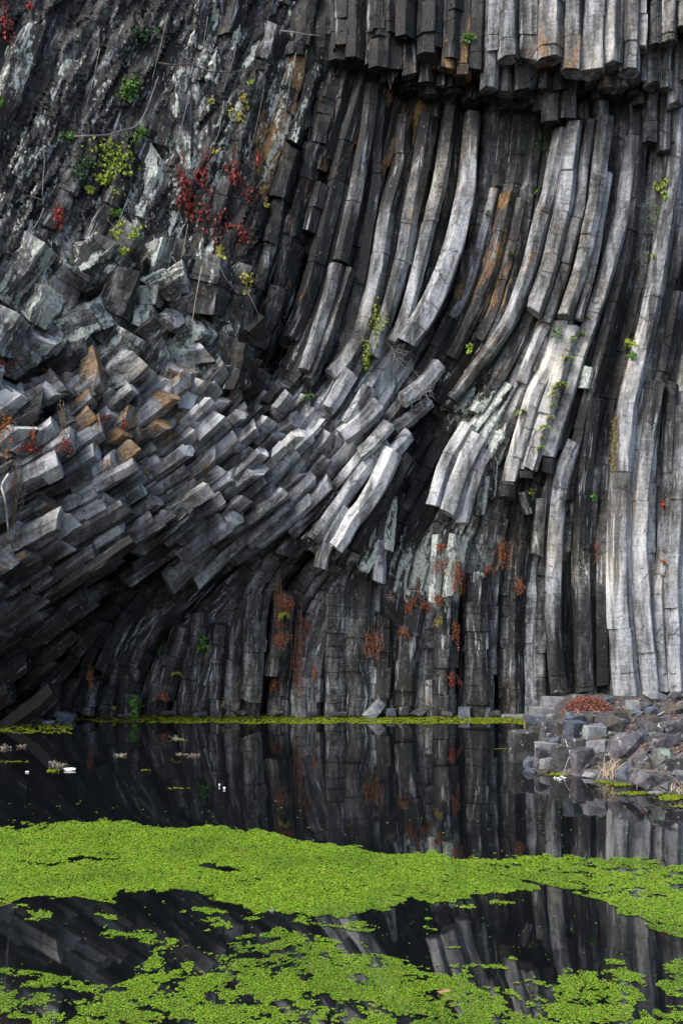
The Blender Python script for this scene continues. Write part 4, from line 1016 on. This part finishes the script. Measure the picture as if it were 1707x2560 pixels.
strand([(108, 360), (112, 400), (108, 440), (106, 490)], M_TWIG, 'thin grey root hanging straight down the dark left rock', 'bare_root', 'root', .012)
strand([(110, 520), (98, 550), (80, 575)], M_TWIG, 'short grey stick leaning on the dark left rock', 'bare_branch', 'branch', .014)
strand([(40, 505), (60, 488), (85, 490), (105, 500)], M_STEM, 'short arched root low on the dark left rock', 'bare_root', 'root', .016)
strand([(505, 665), (498, 700), (490, 740), (480, 810)], M_STRAW, 'tan dead stalk hanging beside the lichened face', 'bare_root', 'root', .013)
for pth in [[(420, 30), (400, 120), (380, 200)], [(520, 40), (505, 130), (480, 230)], [(600, 60), (585, 140), (560, 220)], [(470, 560), (455, 640), (440, 700)], [(540, 640), (560, 690), (600, 740)],
            [(250, 120), (235, 190), (215, 270)], [(470, 250), (450, 330), (420, 420)], [(660, 220), (640, 320), (620, 400)], [(740, 130), (720, 230), (705, 330)], [(330, 460), (310, 520), (290, 570)], [(130, 620), (110, 690), (90, 760)], [(700, 380), (670, 430), (640, 470)],
            [(560, 250), (548, 330), (520, 400)], [(760, 250), (735, 300), (690, 345)], [(430, 640), (470, 700), (500, 760)], [(620, 730), (640, 770), (650, 800)]]:
    strand(pth, M_TWIG, 'thin leafless grey vine clinging to the dark weathered rock', 'bare_vine', 'vine', .009, 'thin bare vines on the weathered rock', .03)
# --- main face
creeper(944, 800, 14, 46, 150, .055, L_YEL, 'creeper', 'narrow bright ivy strip climbing between two pale columns, upper half')
creeper(920, 890, 10, 46, 110, .055, L_YEL, 'creeper', 'narrow bright ivy strip between two pale columns, lower half')
fern(771, 990, .30, 12, L_GREEN, 'green fern tuft sprouting on top of the broken column ends')
twigs(985, 885, 62, 60, M_TWIG, 'tangled grey dead bush caught on the broken column ends', 'dry_bush', 'dry bush', .006, .1)
twigs(1060, 975, 60, 26, M_TWIG, 'thin dead twigs on the dark face right of the tangled bush', 'dry_bush', 'dry bush', .006, .0)
creeper(1183, 868, 14, 18, 26, .09, L_YEL, 'creeper', 'lone bright yellow-green sprig on the black wet columns')
creeper(1170, 90, 16, 12, 36, .08, L_GREEN, 'creeper', 'fresh green sprig under the top edge of the overhang')
fern(1350, 475, .28, 9, L_GREEN, 'green fern at the left edge of the widest pale columns')
creeper(1335, 360, 26, 20, 50, .06, L_DARK, 'creeper', 'dark moss in the shade below the overhang', cat='moss')
fern(1328, 552, .16, 6, L_GREEN, 'small green fern below the one at the widest pale columns')
fern(1220, 530, .17, 6, L_YEL, 'little yellow-green fern by the orange-streaked columns')
fern(1275, 630, .17, 6, L_YEL, 'flat yellow-green fern beside the dark orange columns')
creeper(1652, 465, 16, 18, 50, .085, L_YEL, 'creeper', 'bright sprig above the twiggy shrub on the right columns')
twigs(1645, 525, 46, 22, M_TWIG, 'twiggy shrub with small green leaves on the right columns', 'shrub', 'shrub', .007, .2, L_GREEN, 60, .06)
twigs(1590, 625, 50, 22, M_TWIG, 'straggling shrub with hanging twigs below the twiggy one', 'shrub', 'shrub', .006, .5, L_GREEN, 50, .05)
creeper(1624, 637, 8, 6, 12, .07, L_YEL, 'creeper', 'tiny yellow sprig right of the straggling shrub')
creeper(1577, 855, 20, 14, 36, .08, L_YEL, 'creeper', 'bright green sprig left of the slim bright column')
creeper(1580, 885, 18, 14, 36, .08, L_GREEN, 'creeper', 'darker green sprig just under the bright one by the slim column')
fern(1463, 792, .19, 8, L_YEL, 'yellow-green fern under the broken ends of the widest columns')
fern(1432, 843, .20, 8, L_YEL, 'yellow fern below left of the one under the broken ends')
fern(1452, 832, .17, 7, L_YEL, 'small yellow fern highest of the row on the pale shaft')
creeper(1390, 833, 18, 14, 36, .06, L_GREEN, 'creeper', 'mossy green patch in the shade of the broken ends', cat='moss')
fern(1421, 893, .25, 9, L_YEL, 'yellow-green fern with brown base halfway down the pale shafts')
fern(1400, 962, .34, 11, L_YEL, 'largest yellow-green fern of the row on the pale shafts')
fern(1385, 985, .26, 9, L_YEL, 'fern just under the largest one on the pale shafts')
fern(1382, 1012, .20, 8, L_YEL, 'fern in the middle of the row down the pale shafts')
fern(1376, 1042, .22, 8, L_MUST, 'brownish fern of the row down the pale shafts')
fern(1360, 1068, .30, 10, L_YEL, 'wide fern near the lower end of the row')
fern(1358, 1092, .18, 7, L_MUST, 'small brown-centred fern second from the end of the row')
fern(1352, 1118, .22, 8, L_YEL, 'lowest fern of the row on the pale shafts')
fern(1303, 1028, .26, 9, L_YEL, 'yellow-green fern by itself left of the row, by a black knob')
creeper(1312, 1228, 16, 10, 28, .07, L_YEL, 'creeper', 'small green sprig in the dark under the broken ends')
hanging(1532, 1030, 16, 190, 26, L_MUST, 'long olive plant hanging down a black column', 'hanging_plant', .02, 'hanging plant', 2)
creeper(1489, 1245, 9, 16, 26, .075, L_GREEN, 'creeper', 'small green sprig at the edge of a dark broken column')
creeper(1655, 1268, 7, 14, 16, .075, L_RED, 'creeper', 'single red sprig on the pale right columns')
creeper(1655, 1405, 7, 10, 14, .07, L_RUST, 'creeper', 'rusty sprig below the single red one')
hanging(1488, 1335, 8, 80, 8, L_RUST, 'thin rusty strand down the edge of a dark column', lw=.02)
# --- dead red ferns on the lower wall
for a in [(719, 1485, 36, 46, 22, L_RUST, 'red-brown dead fern tuft above a yellow-green one'), (748, 1490, 26, 300, 46, L_RUST, 'longest curtain of rust-coloured dead fronds on the lower wall'), (764, 1545, 24, 66, 18, L_RUST, 'red dead fern right beside the longest curtain'),
          (698, 1430, 16, 210, 22, L_RUST, 'thin rusty strands hanging left of the red tuft'), (704, 1575, 30, 50, 18, L_RUST, 'dull red dead fern low beside the thin strands'), (930, 1560, 42, 90, 26, L_RUST, 'faded red fern mat by a black vertical crack'),
          (1023, 1490, 26, 60, 18, L_RUST, 'small red dead fern beneath a wall ledge'), (1042, 1440, 10, 70, 8, L_RUST, 'thin red frond hanging from a ledge'), (1060, 1500, 26, 30, 12, L_RUST, 'flat red frond on the ledge below the thin frond'),
          (1097, 1478, 26, 40, 18, L_RUST, 'red fern at the lower left of the white stain'), (1147, 1392, 36, 110, 44, L_RUST, 'largest rust-red fern, hanging right of the white stain'), (1103, 1355, 24, 26, 14, L_RUST, 'red fern on top of the white stain'),
          (1136, 1545, 18, 80, 16, L_RUST, 'rusty fern strand below the largest rust-red one'), (1134, 1680, 26, 36, 18, L_RED, 'dark red clump low on the wall near the algae'), (784, 1660, 14, 44, 14, L_RUST, 'red fern in a pointed niche above a pale shaft'),
          (690, 1695, 24, 36, 12, L_RUST, 'dull red fern low on the wall left of the niche'), (1294, 1440, 18, 50, 14, L_RUST, 'red fern on the dark wall right of the orange one'), (1260, 1345, 26, 90, 24, L_ORANGE, 'orange-tinged fern hanging on the dark wall'),
          (1005, 1560, 30, 40, 12, L_RUST, 'pair of faint red fronds left of a pale shaft'), (1215, 1410, 30, 30, 10, L_RUST, 'sparse red fronds beside the orange-tinged fern'), (1095, 1540, 30, 30, 12, L_MUST, 'olive-brown frond between the red ferns of the lower wall'),
          (408, 1725, 26, 26, 12, L_RUST, 'red stain-like growth on a wall slab near the green plant'), (229, 1660, 20, 60, 16, L_RUST, 'red growth on the dark cave wall'), (1103, 1385, 20, 60, 14, L_RUST, 'drooping red frond across the white stain')]:
    hanging(*a, lw=.022)
fern(711, 1535, .28, 9, L_YEL, 'yellow-green fern directly under the red tuft', droop=1.5)
creeper(335, 1765, 18, 24, 60, .09, L_GREEN, 'creeper', 'broad-leaved green plant at the waterline by the cave', cat='plant')
fern(442, 1683, .24, 9, L_YEL, 'bright yellow-green fern low on the dark wall')
fern(406, 1625, .26, 8, L_DARK, 'dark green fern on the wall by the cave', droop=1.4)
creeper(505, 1607, 18, 20, 44, .075, L_GREEN, 'creeper', 'fresh green leaves on the curved wall columns')
creeper(286, 1768, 7, 6, 10, .07, L_YEL, 'creeper', 'two bright leaves at the cave waterline')
creeper(682, 1775, 10, 8, 14, .06, L_YEL, 'creeper', 'tiny yellow-green sprig just above the algae')
twigs(560, 1760, 26, 12, M_STRAW, 'wisp of pale dead stems at the waterline', 'dry_bush', 'dry bush', .005, -.3)
twigs(977, 1495, 20, 12, M_STRAW, 'pale dead twigs in a hole under a ledge', 'dry_bush', 'dry bush', .009, .1)

# ------------------------------------------------------------------ litter, heap, grass, sticks on the bank
lp = MB(); c0 = on_bank(1250 + 745 * TS, 1720 + 185 * TS)
lpx = 205 * TS * c0[1] / F
for _ in range(2800):
    a = r7.uniform(0, 2 * math.pi); q = math.sqrt(r7.random()); x = c0[0] + math.cos(a) * q * lpx; y = c0[1] + math.sin(a) * q * lpx * .8
    z = bank_z(x, y) + .28 * (1 - q * q) * r7.uniform(.75, 1.05) + .01
    lp.leaf((x, y, z), r7.normal(0, .6, 3) + np.array([0, -.3, .9]), r7.normal(0, 1, 3), r7.uniform(.04, .075), r7.uniform(.02, .04), False)
tag(lp.build('leaf_pile', L_PILE, origin=c0), 'heap of reddish-brown fallen leaves on the rubble by the cliff', 'leaf pile')
li = MB()
for _ in range(3200):
    px = r7.uniform(1345, 1720); py = r7.uniform(1735, 1950)
    if mnoise.noise(Vector((px * .03, py * .05, 2))) < -.05: continue
    if py > 1800 + (px - 1380) * .35: continue
    p = on_bank(px, py)
    li.leaf(p + np.array([0, 0, .015]), r7.normal(0, .35, 3) + np.array([0, -.2, 1]), r7.normal(0, 1, 3), r7.uniform(.05, .10), r7.uniform(.025, .05), False)
tag(li.build('leaf_litter', L_LITTER), kind='stuff')
gv = MB()
pebbles = bmesh.new()
for _ in range(260):
    px = r7.uniform(1285, 1720); py = r7.uniform(1740, 1990)
    p = on_bank(px, py)
    if p[2] < -.02: continue
    s = r7.uniform(.03, .11)
    m4 = [pebbles.verts.new(p + (r7.normal(0, 1, 3) * np.array([1, 1, .6]) * s * .6)) for _k in range(7)]
    bmesh.ops.convex_hull(pebbles, input=m4)
me = bpy.data.meshes.new('gravel'); pebbles.to_mesh(me); pebbles.free(); me.materials.append(stone_material('gravel_stone', (.03, .03, .034), (.13, .13, .14), .2))
o = bpy.data.objects.new('gravel', me); C.objects.link(o); tag(o, kind='stuff')

def tuft(px, py, n, h, mat, label, spread=.08, name='grass_tuft', cat='grass tuft'):
    mb = MB(); c = on_bank(px, py)
    for _ in range(n):
        b = c + np.array([r7.normal(0, spread), r7.normal(0, spread), -.02]); d = np.array([r7.normal(0, .5), r7.normal(0, .5), 1.0]); L = h * r7.uniform(.5, 1.1); pts = [b.copy()]
        for k in range(4): b = b + d / np.linalg.norm(d) * L / 4; d[2] -= .25; pts.append(b.copy())
        mb.tube(pts, .006, .002, 3)
    return tag(mb.build(name, mat, origin=c), label, cat)
tuft(1250 + 955 * TS, 1720 + 765 * TS, 70, .42, M_STRAW, 'tuft of pale dry grass beside the smooth blue-grey boulder')
tuft(1250 + 430 * TS, 1720 + 180 * TS, 60, .14, L_GREEN, 'short green grass growing on the pale slab steps', .22)
tuft(1250 + 1560 * TS, 1720 + 880 * TS, 40, .2, M_STRAW, 'dry grass wisps at the right edge by the long low boulder', .2)
def stick(pts, rad, mat, label, name='stick', cat='stick', up=.12):
    q = []
    for px, py in pts:
        p = on_bank(px, py); p[1] -= .25; q.append(np.array([(px - W_ / 2) / F * p[1], p[1], CZ - (py - HY) / F * p[1]]) )
    q = np.array(q); mb = MB(); mb.tube(smooth(np.array([np.interp(np.linspace(0, len(q) - 1, 14), range(len(q)), q[:, k]) for k in range(3)]).T, 2), rad, rad * .6, 5)
    return tag(mb.build(name, mat, origin=q[0]), label, cat)
tb = lambda *a: [(1250 + x * TS, 1720 + y * TS) for x, y in a]
stick(tb((560, 450), (580, 510), (610, 560), (570, 640), (535, 760)), .006, M_BRANCH, 'thin white twig hanging down to the water between two squared stones')
stick(tb((1130, 700), (1300, 715), (1430, 735), (1510, 790), (1568, 870)), .018, M_STEM, 'brown stick lying over the long low boulder')
stick(tb((1410, 700), (1480, 630), (1568, 560)), .018, M_TWIG, 'grey stick leaning on the large dark slanting stone')
stick(tb((1350, 240), (1460, 175), (1568, 115)), .02, M_BRANCH, 'pale branch sloping across the litter at the right edge')
stick(tb((1170, 880), (1180, 780), (1165, 730)), .01, M_STEM, 'short thin stem standing against the long low boulder')
stick(tb((205, 280), (212, 330), (210, 372)), .02, plain('orange_wood', (.30, .16, .03), (.42, .26, .06)), 'orange-stained edge post where the algae meets the stone steps', 'wood_post', 'post')

# ------------------------------------------------------------------ duckweed, algae, things afloat
def wpx(px, py):
    Y = CZ * F / (py - HY); return np.array([(px - W_ / 2) / F * Y, Y])
MATS = [([(-480, 2100), (0, 2068), (60, 2066), (110, 2061), (200, 2060), (345, 2057), (362, 2070), (480, 2074), (560, 2069), (625, 2069), (690, 2090), (760, 2106), (850, 2110), (930, 2133), (1060, 2134), (1100, 2130), (1140, 2149), (1240, 2150), (1330, 2138), (1420, 2140), (1560, 2146), (1707, 2165), (2350, 2190),
          (2250, 2420), (1850, 2385), (1707, 2348), (1665, 2334), (1612, 2312), (1630, 2298), (1545, 2290), (1530, 2275), (1500, 2254), (1446, 2239), (1540, 2226), (1430, 2228), (1364, 2214), (1331, 2205), (1287, 2199), (1230, 2182), (1189, 2178), (1260, 2190), (1335, 2216), (1347, 2227), (1280, 2232), (1222, 2238), (1200, 2246), (1123, 2263), (1060, 2258), (1019, 2241), (990, 2262), (959, 2276), (850, 2280), (800, 2290), (700, 2288), (640, 2285), (600, 2262), (520, 2252), (508, 2232), (420, 2232), (340, 2238), (270, 2258), (210, 2248), (160, 2246), (60, 2262), (0, 2274), (-500, 2300)], 1.0),
        ([(-500, 2650), (-480, 2440), (0, 2420), (130, 2440), (200, 2450), (260, 2470), (330, 2425), (420, 2410), (500, 2400), (600, 2440), (330, 2480), (300, 2600), (280, 2650)], .45),
        ([(290, 2440), (330, 2415), (440, 2376), (570, 2368), (647, 2338), (700, 2324), (745, 2326), (845, 2358), (790, 2376), (850, 2382), (959, 2390), (1036, 2408), (1085, 2443), (1156, 2446), (1233, 2486), (1290, 2528), (1342, 2540), (1420, 2560), (1600, 2650), (200, 2650), (180, 2520)], .70),
        ([(440, 2376), (500, 2360), (600, 2372), (760, 2390), (600, 2420), (430, 2440), (380, 2420)], -.35),
        ([(1370, 2470), (1420, 2425), (1480, 2430), (1600, 2428), (1614, 2465), (1600, 2500), (1570, 2545), (1640, 2650), (1350, 2650), (1380, 2560), (1340, 2530), (1400, 2510)], .72),
        ([(1590, 2530), (1707, 2520), (2250, 2500), (2250, 2650), (1560, 2650)], .7), ([(1670, 2405), (1730, 2390), (1740, 2500), (1690, 2498), (1660, 2470)], .5), ([(960, 2440), (1200, 2400), (1420, 2480), (1400, 2540), (1250, 2500)], .12),
        ([(1060, 2130), (1560, 2140), (2350, 2180), (2350, 2400), (1560, 2240), (1300, 2180)], -.28)]
SPOTS = [(99, 2290, 36, 18), (530, 2281, 26, 7), (532, 2305, 28, 12), (581, 2318, 20, 8), (312, 2345, 24, 11), (372, 2342, 46, 11), (395, 2360, 18, 7), (440, 2360, 22, 9), (430, 2377, 15, 6), (290, 2298, 17, 5), (655, 2298, 26, 12), (877, 2314, 34, 13), (1189, 2272, 22, 5), (1280, 2266, 32, 6), (1205, 2416, 24, 7), (770, 2305, 16, 10), (820, 2315, 24, 4), (1150, 2374, 16, 3), (265, 2318, 9, 3), (505, 2326, 11, 4), (462, 2281, 9, 3), (205, 2370, 12, 4), (240, 2367, 8, 3), (1108, 2330, 12, 3), (1110, 2308, 10, 3), (1540, 2410, 22, 8), (1290, 2400, 12, 4), (915, 2366, 12, 4), (860, 2122, 34, 12), (1600, 2150, 30, 5), (36, 2052, 8, 2), (60, 2060, 12, 3)]
CUTS = [[(36, 2160), (180, 2148), (300, 2143), (326, 2149), (300, 2155), (180, 2155), (60, 2162)], [(505, 2166), (560, 2163), (580, 2176), (520, 2174)], [(560, 2300), (720, 2300), (700, 2292), (600, 2290)]]
def vnoise(x, y, seed):                     # smooth value noise on arrays
    xi, yi = np.floor(x).astype(np.int64), np.floor(y).astype(np.int64); fx, fy = x - xi, y - yi
    fx = fx * fx * (3 - 2 * fx); fy = fy * fy * (3 - 2 * fy)
    def h(a, b):
        v = np.sin(a * 127.1 + b * 311.7 + seed * 74.7) * 43758.5453; return (v - np.floor(v)) * 2 - 1
    return (h(xi, yi) * (1 - fx) + h(xi + 1, yi) * fx) * (1 - fy) + (h(xi, yi + 1) * (1 - fx) + h(xi + 1, yi + 1) * fx) * fy
def fbm(x, y, seed, o=4, g=.5):
    return sum(vnoise(x * 2.03 ** k, y * 2.03 ** k, seed + k * 3) * g ** k for k in range(o)) * (1 - g) / (1 - g ** o) * 1.6
def in_poly(poly, x, y):
    A = np.asarray(poly, float); c = np.zeros(len(x), bool)
    for a, b in zip(A, np.roll(A, -1, 0)):
        if a[1] == b[1]: continue
        c ^= ((a[1] > y) != (b[1] > y)) & (x < (b[0] - a[0]) * (y - a[1]) / (b[1] - a[1]) + a[0])
    return c
r8 = np.random.default_rng(88)
xs_, ys_, ss_ = [], [], []
Y = 6.85
while Y < 15.3:
    sp = .0092 + .0009 * (Y - 7); hw = (W_ / 2 + 420) / F * Y; n_ = int(2 * hw / sp)
    xs_.append(np.linspace(-hw, hw, n_) + r8.uniform(-.6, .6, n_) * sp); ys_.append(Y + r8.uniform(-.6, .6, n_) * sp); ss_.append(np.full(n_, sp)); Y += sp
X, Yv, SP = map(np.concatenate, (xs_, ys_, ss_))
n1 = fbm(X * 1.5, Yv * 1.0, 1, 5); n0 = fbm(X * 7, Yv * 5, 2, 4)
px = W_ / 2 + X / Yv * F + n1 * 40 + n0 * 34; py = HY + CZ * F / Yv + n1 * 8 + n0 * 8
D = np.zeros(len(X))
for p, w in MATS:
    m = in_poly(p, px, py); D[m] = D[m] + w if w < 0 else np.maximum(D[m], w)
for sx, sy, ra, rb in SPOTS:
    m = ((px - sx) / ra) ** 2 + ((py - sy) / rb) ** 2 < 1; D[m] = np.maximum(D[m], .8)
for c in CUTS: D[in_poly(c, px, py)] = 0
n2 = fbm(X * 7, Yv * 8, 5, 4); n3 = fbm(X * 34, Yv * 26, 8, 2)
keep = np.where(D > .95, n2 * .30 + n3 * .40 < .43, n2 * .75 + n3 * .30 < (D - .5) * 1.25) & (D > 0)
keep |= r8.random(len(X)) < .0016
X, Yv, SP = X[keep], Yv[keep], SP[keep]; n_ = len(X)
ro = SP * r8.uniform(.6, 1.0, n_) * np.interp(Yv, [9.2, 9.9], [.84, 1.0]); a0 = r8.uniform(0, 6.28, n_); tx, ty = r8.normal(0, .15, (2, n_)); z = r8.uniform(.003, .011, n_)
dv = np.zeros((n_, 5, 3))
for i in range(5):
    q = ro * (1 if i else .75); cx, cy = np.cos(a0 + i * 1.2566) * q, np.sin(a0 + i * 1.2566) * q
    dv[:, i, 0] = X + cx; dv[:, i, 1] = Yv + cy; dv[:, i, 2] = np.maximum(.002, z + cx * tx + cy * ty)
dv = dv.reshape(-1, 3); df = np.arange(n_ * 5).reshape(-1, 5).tolist()
tag(link_mesh('duckweed', dv, df, M_DUCK), kind='stuff')
av, af = [], []; k = 0
for _ in range(16000):
    px = r8.uniform(-20, 1312); py = r8.uniform(1783, 1835); nz_ = mnoise.fractal(Vector((px * .018, py * .10, 5)), 1, 2, 3) * 7
    lo, hi = (1788, 1809) if px > 180 else (1806, 1834)
    if px > 600: hi += 2
    ok = lo + nz_ < py < hi + nz_ * .8 - (max(0, 330 - px) * .05 if px > 180 else 0)
    if not ok: continue
    if px < 400 and r8.random() < (.45 if px > 180 else .7): continue
    x, y = wpx(px, py); ro = r8.uniform(.02, .045); a0 = r8.uniform(0, 6.28)
    for i in range(5):
        a = a0 + i * 1.2566; av.append((x + math.cos(a) * ro, y + math.sin(a) * ro * 1.6, .004 + r8.uniform(0, .010)))
    af.append((k, k + 1, k + 2, k + 3, k + 4)); k += 5
for (cx, cy, rx, ry, n) in [(1395, 1938, 30, 5, 200), (1560, 1962, 45, 6, 350), (1590, 1985, 50, 5, 250), (1680, 1995, 40, 8, 450), (1510, 1955, 20, 5, 150), (1300, 1830, 18, 5, 150), (30, 1906, 60, 2, 60), (450, 1852, 26, 1.5, 40), (445, 1973, 26, 1.5, 40), (364, 1927, 11, 1.6, 40), (130, 1929, 15, 5, 120), (1255, 1874, 20, 1.2, 30), (1700, 2018, 40, 4, 60)]:
    for _ in range(n):
        px, py = cx + r8.normal(0, .45) * rx, cy + r8.normal(0, .45) * ry; x, y = wpx(px, py); ro = r8.uniform(.008, .022); a0 = r8.uniform(0, 6.28)
        for i in range(5): a = a0 + i * 1.2566; av.append((x + math.cos(a) * ro, y + math.sin(a) * ro * 1.4, .006 + r8.uniform(0, .012)))
        af.append((k, k + 1, k + 2, k + 3, k + 4)); k += 5
tag(link_mesh('pond_algae', av, af, M_ALGAE), kind='stuff')

M_WOODW = plain('bleached_wood', (.45, .44, .42), (.65, .64, .62))
def afloat(px, py, lpx_, hpx, label, name='driftwood', cat='driftwood', mat=None, rz=0):
    x, y = wpx(px, py); L = lpx_ * y / F; h = hpx * y / F
    me = rock_mesh(L, h * .7, h * 1.2, r6, 'shard'); me.name = name; me.materials.append(mat or M_WOODW)
    o = bpy.data.objects.new(name, me); C.objects.link(o); o.location = (x, y, h * .3); o.rotation_euler = (0, 0, rz); return tag(o, label, cat)
afloat(174, 1927, 30, 11, 'white block of driftwood afloat near the left edge')
afloat(68, 1932, 9, 6, 'tiny pale chip afloat left of the white driftwood')
afloat(1110, 2482, 40, 10, 'curled brown leaf lying on the near duckweed', 'fallen_leaf', 'leaf', plain('brown_leaf', (.25, .10, .06), (.40, .20, .12)), .2)
afloat(680, 2280, 16, 8, 'pale scrap resting on the lower edge of the duckweed raft', 'fallen_leaf', 'leaf', M_PALE, .2)
afloat(584, 2416, 14, 6, 'small reddish-brown leaf on the lower duckweed', 'fallen_leaf', 'leaf', plain('russet_leaf', (.22, .09, .06), (.32, .16, .11)), .5)
def flotsam(px, py, n, spx, label, mat=None, hgt=.10):
    hgt *= .6; n = n + 10
    mb = MB(); x, y = wpx(px, py); S = spx * y / F
    for _ in range(n):
        q = np.array([x + r7.normal(0, .4) * S, y + r7.normal(0, .06), 0.0])
        if r7.random() < .5:
            mb.leaf(q + np.array([0, 0, .01]), r7.normal(0, .5, 3) + np.array([0, -1, .5]), r7.normal(0, .4, 3) + np.array([0, 0, 1]), r7.uniform(.4, 1) * hgt, hgt * .4, False)
        else:
            d = np.array([r7.normal(0, 1), r7.normal(0, .3), r7.uniform(.1, 1)]); mb.tube([q, q + d * hgt * .6, q + d * hgt + r7.normal(0, .015, 3)], .008, .004, 4)
    return tag(mb.build('water_plant', mat or L_WITHER, origin=(x, y, 0)), label, 'water plant')
flotsam(10, 1872, 14, 18, 'withered water-plant clump poking up at the left edge', hgt=.16)
flotsam(55, 1868, 9, 12, 'small withered clump right of the one at the left edge')
flotsam(155, 1915, 16, 20, 'withered clump with pale leaves beside the white driftwood', hgt=.14)
flotsam(130, 1912, 10, 14, 'thin withered stems left of the clump by the white driftwood', hgt=.14)
flotsam(302, 1890, 16, 22, 'pale withered clump out on the dark water, biggest of the middle ones', hgt=.09)
flotsam(486, 1890, 12, 18, 'withered clump on the dark water right of the biggest one', hgt=.09)
flotsam(452, 1887, 6, 10, 'few pale scraps just left of the right withered clump', hgt=.06)
flotsam(440, 1847, 8, 10, 'dry upright sprig standing in the water below the wall', hgt=.16)
afloat(549, 1966, 5, 12, 'upright white scrap afloat on the dark reflection of the wall')
afloat(561, 1974, 6, 9, 'lower white scrap afloat beside the upright one')
for i_, (x_, y_) in enumerate([(1388, 1947), (1396, 1949), (1404, 1945), (1411, 1948), (1401, 1953)]):
    tag(afloat(x_, y_, 9, 7, 'small white chip among the flotsam at the foot of the lichened pillar stone'), group='white chips at the foot of the lichened pillar')
